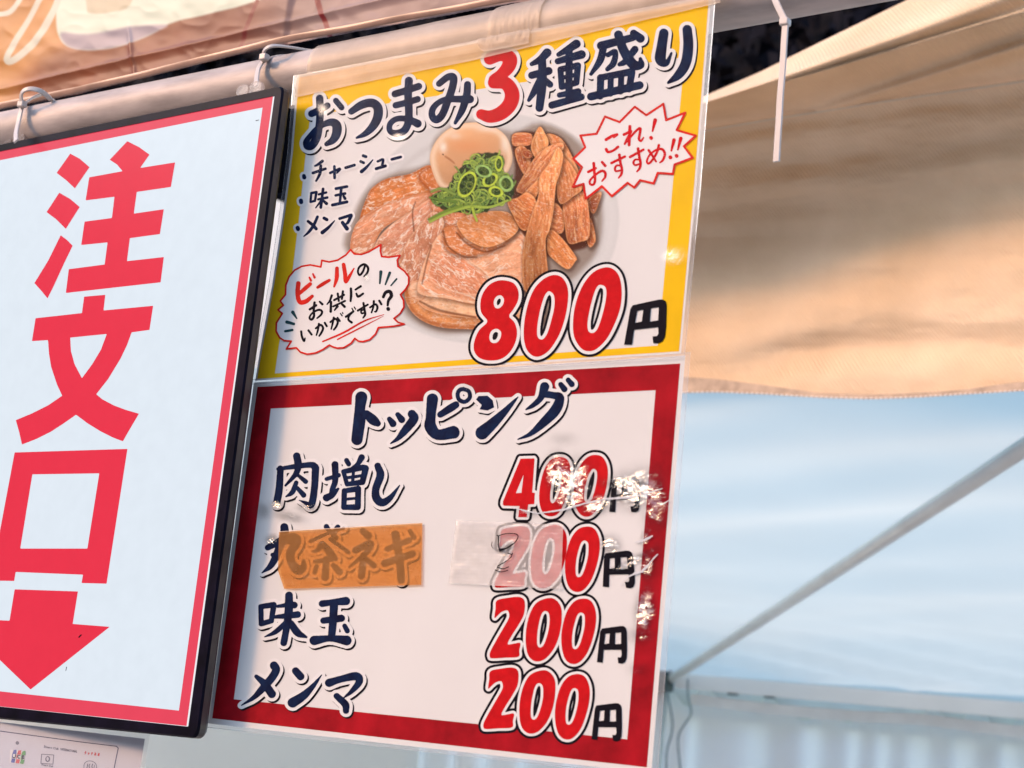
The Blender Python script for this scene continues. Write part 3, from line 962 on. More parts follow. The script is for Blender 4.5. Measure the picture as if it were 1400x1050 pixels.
# J C B
flat_print('l', parse('142,345,4 138,368 126,375 118,366; 182,352,4 168,350 162,362 168,378 180,376; !204,352,4 200,386; 204,354,4 218,356 204,368 218,376 202,386', Zp), [('logo_lettering', 0, 0, 0, M['ink_blue'], .0004)], PN, lg, h=.2)
flat_print('d', parse('158,238,16', (0, 980, 6.6667)), [('printed_mark', 0, 0, 0, gry, .0002)], PN, pay, h=.3)


def tiny_text(s, x, y, dx, dy, hgt, r, z, slant=0.12):
    """small capitals drawn with strokes"""
    G = {'D': 'M0,0 0,1 M0,0 .6,.15 .6,.8 0,1', 'i': 'M.3,.35 .3,1 M.3,.05 .3,.08', 'n': 'M0,.4 0,1 M0,.45 .4,.4 .5,1', 'e': 'M0,.7 .5,.65 .3,.4 0,.6 .1,1 .5,.95',
         'r': 'M0,.4 0,1 M0,.5 .4,.4', 's': 'M.5,.4 0,.5 .5,.8 0,1', 'C': 'M.6,.1 0,.2 0,.85 .6,1', 'l': 'M.2,0 .2,1', 'u': 'M0,.4 0,.95 .5,1 .5,.4', 'b': 'M0,0 0,1 .5,.9 .4,.45 0,.5',
         'I': 'M.2,0 .2,1', 'N': 'M0,1 0,0 .6,1 .6,0', 'T': 'M0,0 .7,0 M.35,0 .35,1', 'E': 'M.6,0 0,0 0,1 .6,1 M0,.5 .5,.5', 'R': 'M0,1 0,0 .6,.1 .5,.45 0,.5 .6,1', 'A': 'M0,1 .35,0 .7,1 M.1,.65 .6,.65',
         'O': 'M.3,0 0,.5 .3,1 .6,.5 .3,0', 'L': 'M0,0 0,1 .6,1', 'タ': 'M.3,0 .05,.45 M.25,.15 .6,.15 .2,1 M.2,.5 .5,.65', 'ッ': 'M.1,.4 .15,.6 M.3,.35 .35,.55 M.6,.4 .2,1', 'チ': 'M.5,.05 .1,.2 M0,.45 .65,.4 M.35,.2 .15,1',
         '決': 'M0,.1 .1,.2 M0,.9 .15,.5 M.2,.3 .6,.3 .6,.55 M.15,.55 .7,.55 M.4,0 .4,.5 .15,1 M.4,.55 .7,1', '済': 'M0,.1 .1,.2 M0,.9 .15,.5 M.2,.15 .7,.15 M.3,.2 .7,.5 M.65,.2 .2,.5 M.3,.6 .3,1 M.6,.6 .6,1 M.3,.75 .6,.75',
         'で': 'M0,.2 .6,.1 .25,.5 .5,1 M.6,.5 .65,.6', 'す': 'M0,.3 .7,.25 M.4,0 .4,.6 .2,.6 .3,.75 .4,.6 .25,1', 'K': 'M0,0 0,1 M.6,0 0,.5 .6,1', ' ': ''}
    out = []
    for ch in s:
        for seg in G.get(ch, '').split('M'):
            q = [tuple(float(v) for v in t.split(',')) for t in seg.split()]
            if len(q) >= 2:
                out.append('!' + ' '.join(f'{x + a*hgt*.8 + (1-b)*hgt*slant:.1f},{y + b*hgt + a*hgt*.8*dy/dx:.1f},{r}' for a, b in q))
        x += dx; y += dy
    return parse(';'.join(out), z)


flat_print('t', tiny_text('Diners Club INTERNATIONAL', 402, 262, 12.2, 1.9, 18, 2.2, Zp), [('lettering', 0, 0, 0, gry, .0002)], PN, pay, h=.22)
flat_print('t', tiny_text('タッチ決済', 770, 315, 30, 3.4, 26, 2.8, Zp), [('lettering', 0, 0, 0, redl, .0002)], PN, pay, h=.22)
flat_print('l', parse('!380,340,3 490,348 482,432 372,424 380,340; @435,358 455,372 452,402 430,412 414,396 416,372; -433,366 444,376 442,396 430,402 424,390 424,374', Zp), [('club_emblem', 0, 0, 0, gry, .0002)], PN, pay, h=.25)
flat_print('l', tiny_text('Diners CIub', 380, 428, 9.5, 1.5, 14, 1.8, Zp), [('lettering', 0, 0, 0, gry, .0002)], PN, pay, h=.22)
flat_print('l', parse('765,470,3 768,430 790,408 820,402 855,412 878,440 880,480; !800,430,4 792,470; 820,430,4 812,445 815,465; 845,430,4 838,450 842,470; 862,440,3 855,470', Zp), [('round_emblem', 0, 0, 0, gry, .0002)], PN, pay, h=.25)


def film_sheet(name, corners, place, lift, parent, marks, mt, nx=150, ny=120, left=None):
    """laminate film as a fine grid; the vertex colour carries how crinkled it is"""
    TL, TR, BR, BL = [np.array(c, float) for c in corners]
    s, t = np.meshgrid(np.linspace(0, 1, nx), np.linspace(0, 1, ny))
    X = (1 - t) * ((1 - s) * TL[0] + s * TR[0]) + t * ((1 - s) * BL[0] + s * BR[0])
    Y = (1 - t) * ((1 - s) * TL[1] + s * TR[1]) + t * ((1 - s) * BL[1] + s * BR[1])
    if left is not None:
        a = np.array(left)[::-1]
        xl = np.interp(Y[:, :1], a[:, 1], a[:, 0]); x0 = X[:, :1]; x1 = X[:, -1:]
        X = xl + (X - x0) / (x1 - x0) * (x1 - xl)
    k = np.zeros(X.shape)
    for cx, cy, rx, ry, a, v in marks:
        ca, sa = math.cos(a), math.sin(a)
        u = ((X - cx) * ca + (Y - cy) * sa) / rx; v_ = (-(X - cx) * sa + (Y - cy) * ca) / ry
        g = np.exp(-(u * u + v_ * v_) * 1.3) * (0.6 + 0.8 * fbm(X / 9, Y / 9, 3, 77))
        k = np.maximum(k, v * np.clip(g - .06, 0, 1))
    C = np.stack([k, k, k], -1)
    return paint_mesh(name, X, Y, C, place, lift, mt, parent)


paylam = film_sheet('laminate_film', [(-170, 962), (205, 1004), (190, 1094), (-180, 1064)], PN, .0006, pay, [(122, 1010, 6, 5, 0, .4)], M['film_edge'], 40, 14)

# ------------------------------------------------------------------ red topping menu (lower sheet)
def PL(a, b, l): return PY(a, b, YS - l)


low = thing('menu_sheet', 'laminated white topping price list with dark red border, the lower sheet', 'menu', tuple(PY(600, 780, YS)), 'laminated menu sheets taped to the crossbar')
quad_print('paper', [(347, 523), (937, 486), (890.5, 1057), (284.5, 989)], PL, 0, M['paper'], low)
quad_print('red_border', [(352, 529), (930, 497), (884.3, 1049), (290, 982)], PL, 0.00006, M['crimson'], low, [(370.3, 558.6), (896.3, 533.5), (857.5, 1010.8), (319.7, 956)])
ZG = (460, 500, 4.1176); ZH = (350, 600, 5.8333); ZI = (670, 610, 5.8333); ZJ = (340, 700, 5.3846); ZK = (600, 700, 4.6667); ZL = (320, 800, 5.525); ZM = (640, 800, 4.3769)
BR3 = lambda core, g=4.3, sx=1.9, sy=2.4: [('lettering', 0, 0, 0, core, .00030), ('white_outline', g, 0, 0, M['white_print'], .00022), ('drop_shadow', g, sx, sy, M['ink_black'], .00014)]
top = '''140,178,34 132,240,30 130,300,34 115,415,32 ; 170,272,22 205,305,28 232,325,18 ;
 298,300,14 318,326,20 ; 345,275,14 367,303,20 ; 425,272,24 435,300,26 385,365,22 345,410,13 305,438,4 ;
 540,188,32 530,290,28 530,345,34 570,388,30 658,375,36 ; 585,275,18 640,240,22 672,220,20 ; 715,131,12 745,145 750,180 722,203 690,190 682,158 695,136 715,131 ;
 #785,190 800,170 850,168 880,195 888,235 850,252 805,245 818,222 800,205 ;
 820,378,38 880,325,30 950,255,19 1000,200,9 1022,176,3 ;
 1172,118,26 1150,180,18 1110,220,14 1068,246,5 ; 1175,160,20 1225,168,20 1258,180,24 1232,250,30 1160,325,24 1090,385,13 1022,414,4 ;
 1262,105,14 1283,132,18 ; 1304,80,14 1324,104,17'''
flat_print('t', parse(top, ZG), BR3(M['ink_blue'], 4.4), PL, low, h=.6, rough=.22, seed=3)
niku = '''195,238,26 185,400,30 165,512,30 ; 175,240,14 300,222,20 440,207,24 470,225,30 ; 475,235,30 465,400,28 440,525,28 390,508,14 345,490,4 ;
 325,138,30 335,200,30 320,275,22 235,372,9 ; 335,290,14 395,340,20 ; 320,350,18 290,425,20 240,460,7 ; 330,392,16 380,448,22 ;
 630,205,28 632,330,24 610,400,22 600,440,20 ; 562,320,16 660,290,18 ; 562,470,30 610,445,24 655,398,10 ;
 722,172,20 738,200,20 ; 842,148,26 812,200,18 770,232,14 ; !698,262,20 850,228,24 875,235,26 848,345,24 725,362,18 698,262 ; !778,250,13 770,350 ; !712,312,13 855,292 ;
 !705,415,20 815,398,24 812,545,24 700,545,22 705,415 ; !710,482,12 815,472 ;
 970,215,26 992,290,32 955,400,30 962,475,34 1010,508,32 1075,465,22 1145,372,5'''
flat_print('t', parse(niku, ZH), BR3(M['ink_blue']), PL, low, h=.5, rough=.2, seed=5)
maru = '''262,112,30 262,160,32 235,240,30 170,385,24 98,448,5 ; 140,262,22 230,215,28 ; 245,215,26 330,195,40 350,225,34 308,300,32 315,370,30 360,425,36 400,410,26 405,360,14 ; 175,315,16 210,340,18 ;
 572,108,20 592,135,16 ; 655,112,20 625,165,20 640,190,20 ; 455,215,14 600,150,12 700,120,10 ; 540,240,26 505,280,16 470,292,8 ; 545,235,22 600,300,28 640,345,18 ; 600,200,14 735,296,16 ; 490,365,16 640,345,16 ; 572,345,22 562,480,28 ; 500,400,16 485,445,16 ; 625,395,20 668,440,26 ;
 840,140,24 880,175,28 ; 785,282,24 895,232,26 865,300,20 740,405,8 ; 845,320,24 830,470,26 ; 870,350,20 920,395,22 ;
 1020,272,20 1180,208,22 ; 1000,378,26 1205,308,26 ; 1080,165,30 1110,350,28 1122,500,28 ; 1188,140,16 1215,185,20'''
flat_print('t', parse(maru, ZJ), BR3(M['ink_blue']), PL, low, h=.6, rough=.2, seed=6)
ajit = '''!202,162,20 300,148,22 282,270,20 205,292,20 202,162 ; 415,78,30 412,200,32 395,330,26 375,435,26 ; 330,160,12 400,150,18 455,150,26 ; 308,240,14 400,232,22 480,222,26 ; 385,290,20 310,355,18 232,390,5 ; 430,290,26 480,360,28 545,392,10 ;
 665,140,26 740,130,24 845,120,32 ; 755,150,32 745,300,30 735,400,28 ; 675,268,24 810,250,28 ; 835,308,18 855,345,20 ; 605,418,36 725,402,24 850,418,38'''
flat_print('t', parse(ajit, ZL), BR3(M['ink_blue']), PL, low, h=.6, rough=.2, seed=7)
menm = '''302,608,32 318,640,30 285,700,30 220,775,28 150,848,18 55,908,4 ; 168,690,16 230,745,28 285,822,32 ;
 465,648,28 502,690,30 ; 442,888,38 520,838,32 590,770,20 662,678,4 ;
 718,738,32 800,712,26 920,688,32 945,730,28 890,800,18 830,850,6 ; 775,838,24 840,900,28 845,948,24'''
flat_print('t', parse(menm, ZL), BR3(M['ink_blue']), PL, low, h=.6, rough=.2, seed=8)

PR3 = lambda g1=3.5, g2=6.9: [('digits', 0, 0, 0, M['red'], .00030), ('white_outline', g1, 0, 0, M['white_print'], .00022), ('black_outline', g2, 0, 0, M['ink_black'], .00014)]
zero_a = '@475,78 520,85 555,130 560,205 545,300 510,385 455,445 400,455 360,420 345,350 348,260 370,170 410,105 ; -465,155 485,175 486,240 470,310 450,360 427,373 413,350 415,280 430,200 446,163 ;'
zero_b = '@690,80 735,95 762,150 765,225 745,320 710,410 660,465 610,468 575,430 558,350 562,260 590,160 635,98 ; -680,165 697,185 696,250 680,320 660,370 637,383 622,360 625,280 645,200 661,170'
two = '@172,92 240,76 300,70 332,84 340,120 332,180 300,240 262,300 237,352 275,350 312,346 306,390 300,428 220,434 145,438 130,428 132,400 160,345 200,275 240,205 246,175 235,152 205,158 180,178 158,196 164,140 ;'
four = '#243,100 350,97 355,105 336,370 358,372 352,462 305,465 292,566 225,566 235,478 110,475 102,462 104,438 ; =268,225 250,372 205,375 ;'
f0 = '@545,85 600,95 635,140 642,220 628,330 600,430 550,530 490,560 430,540 397,470 392,370 410,260 440,170 490,105 ; -545,190 565,215 568,280 550,370 525,430 498,455 480,430 482,350 500,260 522,205 ;'
f1 = '@850,70 900,90 935,160 938,260 915,380 870,480 810,550 750,560 700,520 670,440 668,330 690,220 735,130 790,80 ; -825,180 850,200 852,260 835,350 805,430 778,447 752,430 755,350 775,260 802,200'
flat_print('p', parse(four + f0 + f1, ZI), PR3(), PL, low, h=.5)
flat_print('p', parse(two, ZM, 6.8, -96.5) + parse(zero_a, ZM, 7, -100) + parse(zero_b, ZM, 5, -98.5), PR3(), PL, low, h=.5)
flat_print('p', parse(two + zero_a + zero_b, ZM), PR3(), PL, low, h=.5)
flat_print('p', parse(two, (640 - 38 / 4.377, 800 + 423 / 4.377, 4.3769)) + parse(zero_a, (640 - 38 / 4.377, 800 + 432 / 4.377, 4.3769)) + parse(zero_b, (640 - 38 / 4.377, 800 + 452 / 4.377, 4.3769)), PR3(), PL, low, h=.5)


def yen(TL, TR, BL, place, parent, lift, mt):
    # template corners (1050,365) (1262,328) (995,612)
    src = np.array([[1050, 365, 1], [1262, 328, 1], [995, 612, 1]], float)
    T = np.linalg.solve(src, np.array([TL, TR, BL], float))
    def mp(s):
        q = np.array([[*map(float, t.split(',')), 1] for t in s.split()]); return q @ T
    outl = mp('1050,362 1140,342 1215,326 1240,325 1260,336 1266,365 1262,500 1255,560 1240,590 1215,603 1180,602 1176,560 1205,557 1213,540 1212,500 1058,517 1045,612 995,612 1035,385')
    h1 = mp('1078,397 1118,389 1108,465 1064,474'); h2 = mp('1165,381 1216,373 1212,458 1158,466')
    return flat_print('yen', [['poly', outl, [h1, h2]]], [('yen_character', 0, 0, 0, mt, lift)], place, parent, h=.4)


for c in (((838.9, 656.3), (873, 652), (832.9, 699.7)), ((828, 757), (864, 754), (824, 802)), ((822.8, 860), (856, 857), (816, 905)), ((815.5, 965), (849, 962.7), (808.6, 1010.6))):
    yen(*c, PL, low, .00030, M['ink_black'])
film_sheet('laminate_film', [(341, 519), (943.5, 482), (898.5, 1062), (279, 994)], PL, .0007, low,
           [(782, 664, 26, 38, .3, .95), (762, 640, 14, 14, 0, .8), (815, 690, 26, 14, -.3, .8), (870, 668, 36, 28, -.2, .9), (760, 648, 16, 30, 0, .8), (895, 690, 20, 34, 0, .6), (860, 655, 40, 8, -.15, .8),
            (378, 690, 10, 6, 0, .9), (420, 694, 16, 6, 0, .7), (395, 706, 24, 7, .2, .6), (360, 698, 12, 12, 0, .5),
            (882, 835, 15, 34, .12, .95), (876, 868, 20, 12, 0, .5), (885, 775, 10, 22, .1, .7), (868, 765, 34, 6, -.5, 1), (882, 735, 6, 16, 0.3, .7), (720, 700, 22, 8, 0, .4), (835, 745, 14, 14, 0, .8), (873, 915, 16, 10, 0, .35),
            (372, 738, 10, 8, 0, .9), (640, 530, 16, 5, -.1, .2), (770, 600, 20, 10, 0, .25)], M['film'])
# folds in the laminate, their glare painted on as hazy white strips
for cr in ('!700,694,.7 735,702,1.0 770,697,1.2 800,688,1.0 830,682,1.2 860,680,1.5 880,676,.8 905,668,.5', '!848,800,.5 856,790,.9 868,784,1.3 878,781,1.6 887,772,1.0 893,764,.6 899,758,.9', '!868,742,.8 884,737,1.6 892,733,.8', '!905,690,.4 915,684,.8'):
    flat_print('c', parse(cr, (0, 0, 1.0)), [('crease_glare', 0, 0, 0, M['crease'], .0009)], PL, low, h=.3, rough=.7, seed=9)
# clear rim outside the paper
quad_print('clear_rim', [(341, 519), (943.5, 482), (898.5, 1062), (279, 994)], PL, .0004, M['film_edge'], low, [(347, 523), (937, 486), (890.5, 1057), (284.5, 989)])
quad_print('film_cut_edge', [(340.5, 518.5), (944, 481.5), (899, 1062.5), (278.5, 994.5)], PL, .0005, M['film_seam'], low, [(341.5, 519.5), (943, 482.5), (898, 1061.5), (279.5, 993.5)])

# ------------------------------------------------------------------ yellow appetiser menu (upper sheet)
LF = 0.0010


def PU(a, b, l): return PY(a, b, YS - LF - l)


up = thing('menu_sheet', 'laminated yellow bordered menu with a food photo, the upper sheet', 'menu', tuple(PY(650, 260, YS - LF)), 'laminated menu sheets taped to the crossbar')
LE = [(353, 518), (357.9, 480), (374.6, 390), (388.3, 300), (400.3, 210), (406.3, 135)]     # bowed left edge
LIN = [(376.5, 506), (381.4, 471), (400.0, 370), (408.5, 300), (417.4, 215), (420.5, 190)]
RE = [(969, -1.5), (950, 250), (928.3, 480.3)]


def ring(off):
    return [(409 - off, 106 - off * .3), (969 + off * 1.2, -1.5 - off * .3), (949.3 + off * 1.2, 250), (928.3 + off, 480.3 + off), (351.4 - off, 518 + off)] + [(x - off, y) for x, y in LE[1:]]


quad_print('paper', ring(2.6), PU, 0, M['paper'], up)
quad_print('yellow_border', ring(0), PU, 0.00006, M['yellow'], up, [(424, 158), (936, 78), (921, 240), (899.5, 472.4), (375.7, 510.6)] + LIN[1:])


def food():
    h = .7
    X, Y = np.meshgrid(np.arange(455, 850, h), np.arange(148, 480, h))
    C = np.ones(X.shape + (3,)) * lin((243, 221, 207))

    def bl(k, col):
        nonlocal C
        k = np.asarray(k)[..., None]
        C = C * (1 - k) + (np.asarray(col) if np.ndim(col) > 1 else lin(col)) * k

    def rot(cx, cy, a):
        ca, sa = math.cos(a), math.sin(a)
        return (X - cx) * ca + (Y - cy) * sa, -(X - cx) * sa + (Y - cy) * ca
    # plate
    u, v = rot(665, 312, -.25)
    e = np.hypot(u / 186, v / 158)
    bl((1 - sstep(.97, 1.0, e)), (228, 209, 196))
    bl((1 - sstep(.60, .97, e)) * .55, (226, 210, 198))
    bl(np.exp(-((e - .93) / .03) ** 2) * .35 * sstep(0, 120, u + v), (238, 218, 204))
    bl(np.exp(-((e - .84) / .03) ** 2) * .3, (196, 176, 164))
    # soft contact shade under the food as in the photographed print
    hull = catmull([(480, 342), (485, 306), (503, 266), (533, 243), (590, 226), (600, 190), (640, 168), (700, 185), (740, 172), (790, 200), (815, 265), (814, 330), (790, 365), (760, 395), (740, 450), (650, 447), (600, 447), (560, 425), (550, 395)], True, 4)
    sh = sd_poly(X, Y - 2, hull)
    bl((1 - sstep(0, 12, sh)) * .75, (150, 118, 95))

    def shape(poly, base, a=0.0, streak=.25, rim=(190, 120, 80), rimw=3, shadow=.45, seed=0, lx=30, ly=3, light=None, smooth=True, off=(1.5, 2)):
        nonlocal C
        P = catmull(poly, True, 5) if smooth else np.array(poly, float)
        x0, y0 = P.min(0) - 9; x1, y1 = P.max(0) + 9
        i0, i1 = np.searchsorted(X[0], [x0, x1]); j0, j1 = np.searchsorted(Y[:, 0], [y0, y1])
        xs, ys = X[j0:j1, i0:i1], Y[j0:j1, i0:i1]
        sub = C[j0:j1, i0:i1]
        sdv = sd_poly(xs, ys, P)
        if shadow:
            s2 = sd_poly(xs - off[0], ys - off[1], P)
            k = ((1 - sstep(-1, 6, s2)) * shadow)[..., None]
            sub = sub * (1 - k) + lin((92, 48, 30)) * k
        ca, sa = math.cos(a), math.sin(a)
        u = xs * ca + ys * sa; v = -xs * sa + ys * ca
        w = fbm(u / 26, v / 26, 2, seed + 3) * 8
        n1 = fbm(u / lx, (v + w) / ly, 4, seed); n2 = fbm(xs / 14, ys / 14, 4, seed + 9); n3 = fbm(xs / 2.0, ys / 2.0, 2, seed + 5)
        stickish = light is not None and streak > .3
        k = (1.06 + streak * (n1 - .5) * (1.5 if stickish else .9) + .5 * (n2 - .5) + .2 * (n3 - .5))[..., None]
        col = lin(base) * k
        if stickish:
            fat = (sstep(.56, .66, n1) * .42)[..., None]
            col = col * (1 - fat) + lin((250, 186, 128)) * fat
            n4 = fbm(u / 5, v / 1.6, 3, seed + 23)
            fat = (sstep(.62, .74, n4) * .38)[..., None]
            col = col * (1 - fat) + lin((255, 214, 168)) * fat
            fat = (sstep(.60, .74, 1 - n4) * .30)[..., None]
            col = col * (1 - fat) + lin((168, 88, 46)) * fat
        else:
            n4 = fbm(u / (lx * .75), (v + w) / (ly * 2.6), 4, seed + 23)
            rid = 1 - np.abs(2 * n4 - 1)
            fat = (sstep(.90, .985, rid) * .75 * min(1, streak * 2.6))[..., None]
            col = col * (1 - fat) + lin((255, 226, 200)) * fat
            n5 = fbm(u / 7, v / 2.2, 3, seed + 31)
            fat = (sstep(.56, .70, n5) * .34)[..., None]
            col = col * (1 - fat) + lin((250, 200, 164)) * fat
            dk = (sstep(.58, .74, 1 - n5) * .26)[..., None]
            col = col * (1 - dk) + lin((190, 108, 74)) * dk
        sp_ = sstep(.70, .80, fbm(xs / 2.2, ys / 1.6, 2, seed + 41)) * .30
        col = col * (1 - sp_[..., None]) + lin((255, 236, 214)) * sp_[..., None]
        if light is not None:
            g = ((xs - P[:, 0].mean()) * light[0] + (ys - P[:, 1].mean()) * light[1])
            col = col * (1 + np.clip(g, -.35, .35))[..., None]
        ed = (np.exp(-((sdv + rimw * .6) / (rimw * .55)) ** 2) * (.38 if light is not None else .6))[..., None]
        col = col * (1 - ed) + lin(rim) * ed
        m_ = (1 - sstep(-.6, .6, sdv))[..., None]
        C[j0:j1, i0:i1] = sub * (1 - m_) + np.clip(col, 0, 1) * m_
    br = (224, 142, 92)
    # roast pork
    shape([(555, 394), (575, 386), (600, 415), (650, 425), (700, 420), (735, 400), (742, 440), (690, 450), (640, 450), (600, 447), (572, 435), (556, 415)], (226, 150, 96), .15, .22, (176, 92, 48), 5, .5, 1, 30, 3)
    shape([(571, 408), (590, 400), (650, 415), (720, 410), (735, 425), (690, 437), (640, 434), (598, 428), (578, 420)], (246, 186, 142), .15, .12, (226, 140, 86), 3, .3, 2)
    shape([(503, 266), (515, 252), (533, 243), (560, 238), (588, 226), (600, 250), (598, 268), (560, 275), (520, 288), (492, 304)], (226, 138, 80), -.3, .5, (186, 96, 46), 3, .5, 3, 22, 3)
    shape([(572, 240), (588, 228), (600, 240), (598, 262), (582, 256)], (222, 130, 72), 1.0, .3, (170, 84, 40), 2, .4, 31)
    shape([(479, 341), (482, 318), (492, 300), (520, 282), (560, 268), (592, 264), (594, 276), (560, 292), (525, 312), (512, 335), (508, 352), (490, 350)], (232, 158, 118), -.55, .42, (214, 128, 76), 2.5, .45, 4, 30, 3)
    shape([(510, 352), (516, 328), (534, 308), (560, 290), (592, 270), (602, 280), (585, 300), (566, 318), (556, 345), (540, 356)], (220, 148, 114), -.65, .40, (246, 190, 150), 2, .5, 5, 30, 3)
    shape([(590, 262), (606, 262), (640, 285), (630, 305), (606, 320), (596, 300), (588, 280)], (222, 140, 98), .4, .35, (196, 112, 66), 2, .4, 32, 14, 3)
    shape([(545, 356), (554, 334), (568, 314), (590, 290), (604, 296), (606, 312), (592, 336), (584, 356), (578, 390), (560, 392), (552, 372)], (214, 142, 106), 1.9, .38, (240, 180, 140), 2, .5, 6, 24, 2.6)
    shape([(560, 388), (576, 384), (585, 400), (575, 412), (560, 404)], (240, 180, 140), 0, .1, (222, 146, 98), 2, 0, 12)
    shape([(604, 318), (616, 322), (640, 338), (690, 330), (714, 316), (722, 350), (720, 390), (700, 410), (655, 416), (610, 408), (574, 402), (572, 384), (582, 352), (592, 332)], (238, 164, 122), .35, .40, (248, 196, 156), 3, .5, 7, 34, 3.6)
    shape([(606, 345), (630, 350), (655, 368), (672, 392), (650, 404), (610, 396), (586, 380), (590, 358)], (228, 148, 108), .6, .42, (250, 200, 164), 2, .12, 8, 22, 2.4)
    shape([(640, 352), (680, 338), (712, 328), (716, 370), (706, 400), (685, 398), (662, 372)], (242, 172, 130), -.35, .34, (250, 202, 166), 1.6, .15, 9, 26, 3)
    shape([(605, 314), (622, 306), (650, 300), (690, 300), (708, 312), (690, 334), (662, 346), (632, 350), (610, 340)], (220, 138, 88), .1, .26, (180, 98, 52), 1.6, .5, 10, 24, 3)
    shape([(626, 302), (650, 291), (694, 290), (709, 312), (690, 330), (664, 338), (640, 328), (628, 314)], (224, 146, 92), .3, .18, (244, 182, 128), 1.4, .55, 11, 40, 4, light=(0, .006))
    # dark juice lines between the slices
    for ln in ([(624, 318, .7), (640, 334, .9), (664, 344, .8), (690, 336, .5)], [(606, 316, .7), (612, 336, .8), (632, 350, .9), (652, 352, .4)], [(566, 316, .6), (564, 290, .6), (568, 276, .4)], [(590, 336, .5), (584, 356, .6), (577, 388, .5)],
               [(700, 292, 1.2), (712, 312, 1.4), (718, 322, .8)], [(574, 412, .8), (600, 424, 1.2), (650, 434, 1)]):
        bl((1 - sstep(-.6, 1.6, sd_stroke(X, Y, catmull(ln)))) * .7, (122, 62, 34))
    # bamboo shoots
    bl((1 - sstep(-3, 3, sd_poly(X, Y, catmull([(700, 185), (735, 180), (770, 190), (795, 240), (812, 300), (806, 335), (775, 345), (745, 350), (716, 320), (700, 275), (704, 230)], True, 4)))) * .92, (104, 52, 34))

    def stick(poly, base=br, a=0., seed=0, rim=(248, 180, 124), streak=.34, shadow=.65, light=(0.008, -0.004)):
        shape(poly, base, a, streak, rim, 1.7, shadow, seed, 22, 2.2, light)
    stick([(747, 183), (768, 190), (786, 222), (792, 240), (782, 244), (770, 218), (754, 199)], (226, 138, 86), 1.0, 40)
    stick([(701, 184), (714, 181), (727, 184), (726, 197), (712, 200), (701, 198)], (216, 124, 80), .1, 41)
    stick([(704, 205), (716, 200), (724, 212), (726, 234), (720, 242), (710, 228)], (206, 114, 68), 1.3, 42)
    stick([(713, 206), (724, 205), (728, 214), (718, 216)], (176, 84, 48), .3, 43)
    stick([(738, 173), (746, 184), (750, 196), (744, 210), (733, 216), (726, 203), (729, 188)], (234, 152, 96), 1.4, 44)
    stick([(768, 195), (770, 204), (757, 216), (740, 240), (722, 264), (711, 264), (706, 258), (718, 236), (734, 212), (752, 199)], (214, 128, 82), 2.25, 45)
    stick([(736, 246), (740, 252), (728, 276), (712, 272), (722, 258)], (222, 136, 82), 2.3, 46)
    stick([(757, 278), (770, 290), (771, 314), (762, 320), (753, 312)], (216, 130, 84), .3, 47)
    stick([(807, 298), (813, 316), (814, 330), (806, 338), (801, 320)], (206, 116, 70), 1.3, 48)
    stick([(804, 272), (822, 262), (818, 280), (812, 292), (806, 286)], (170, 90, 56), 1.9, 49)
    stick([(770, 277), (784, 270), (798, 262), (804, 280), (806, 322), (792, 331), (777, 332), (772, 306)], (218, 130, 84), 1.45, 50, streak=.5)
    stick([(768, 214), (780, 224), (790, 240), (796, 258), (782, 270), (767, 279), (761, 262), (764, 236)], (224, 138, 88), 1.25, 51)
    stick([(751, 315), (765, 322), (787, 350), (786, 358), (776, 368), (758, 356), (748, 342)], (228, 140, 84), .85, 52)
    stick([(694, 276), (708, 270), (721, 263), (733, 275), (730, 296), (721, 314), (711, 312), (700, 292)], (214, 126, 74), .6, 53)
    stick([(763, 201), (770, 212), (766, 235), (760, 254), (757, 285), (752, 312), (746, 330), (749, 368), (753, 398), (735, 404), (717, 396), (714, 352), (718, 325), (728, 290), (736, 268), (738, 241), (749, 226), (756, 212)], (226, 142, 90), 1.62, 54, streak=.42)
    # egg
    u, v = rot(644, 214, -.12)
    sdE = (np.hypot(u / 57, v / 47) - 1) * 50
    pol = sd_poly(X, Y, catmull([(588, 222), (592, 200), (608, 180), (632, 169), (664, 169), (690, 184), (700, 208), (698, 228), (684, 246), (655, 258), (620, 262), (600, 254)], True, 5))
    k = (1 - sstep(-.7, .7, pol))
    g = np.clip(1.06 - .0045 * (Y - 180) - .0012 * (X - 620), .6, 1.2)
    egg = lin((240, 176, 128)) * (g * (1 + .12 * (fbm(X / 20, Y / 16, 3, 61) - .5)))[..., None]
    ed = np.exp(-((pol + 4) / 4.5) ** 2)[..., None] * .7
    egg = egg * (1 - ed) + lin((252, 214, 180)) * ed
    for cx, cy, rx, ry, s_ in ((606, 201, 5, 7, .8), (622, 186, 9, 5, .35), (690, 198, 6, 12, .5), (664, 176, 14, 5, .4), (640, 200, 26, 9, -.5)):
        q = np.exp(-(((X - cx) / rx) ** 2 + ((Y - cy) / ry) ** 2))[..., None]
        egg = egg * (1 - q * abs(s_)) + (lin((255, 236, 214)) if s_ > 0 else lin((234, 150, 96))) * q * abs(s_)
    C = C * (1 - k[..., None]) + np.clip(egg, 0, 1) * k[..., None]
    bl((1 - sstep(0, 1.3, sd_stroke(X, Y, catmull([(609, 214, .6), (615, 218, .8), (621, 223, .5)])))) * .6, (176, 104, 66))
    bl((1 - sstep(0, .8, sd_stroke(X, Y, np.array([(605.5, 211, .5), (606, 211.5, .5)])))) * .9, (60, 30, 20))
    # spring onion
    on = catmull([(611, 258), (623, 238), (636, 222), (652, 212), (668, 208), (686, 212), (690, 234), (702, 244), (704, 258), (697, 272), (674, 285), (650, 291), (626, 290), (604, 286), (588, 270)], True, 4)
    so = sd_poly(X, Y, on) + 7 * (fbm(X / 6, Y / 6, 3, 71) - .5)
    bl((1 - sstep(-1, 1.5, so)) * .95, (58, 70, 44))
    r2 = np.random.RandomState(5)
    Pn = np.array(on)
    cnt = 0
    items = []
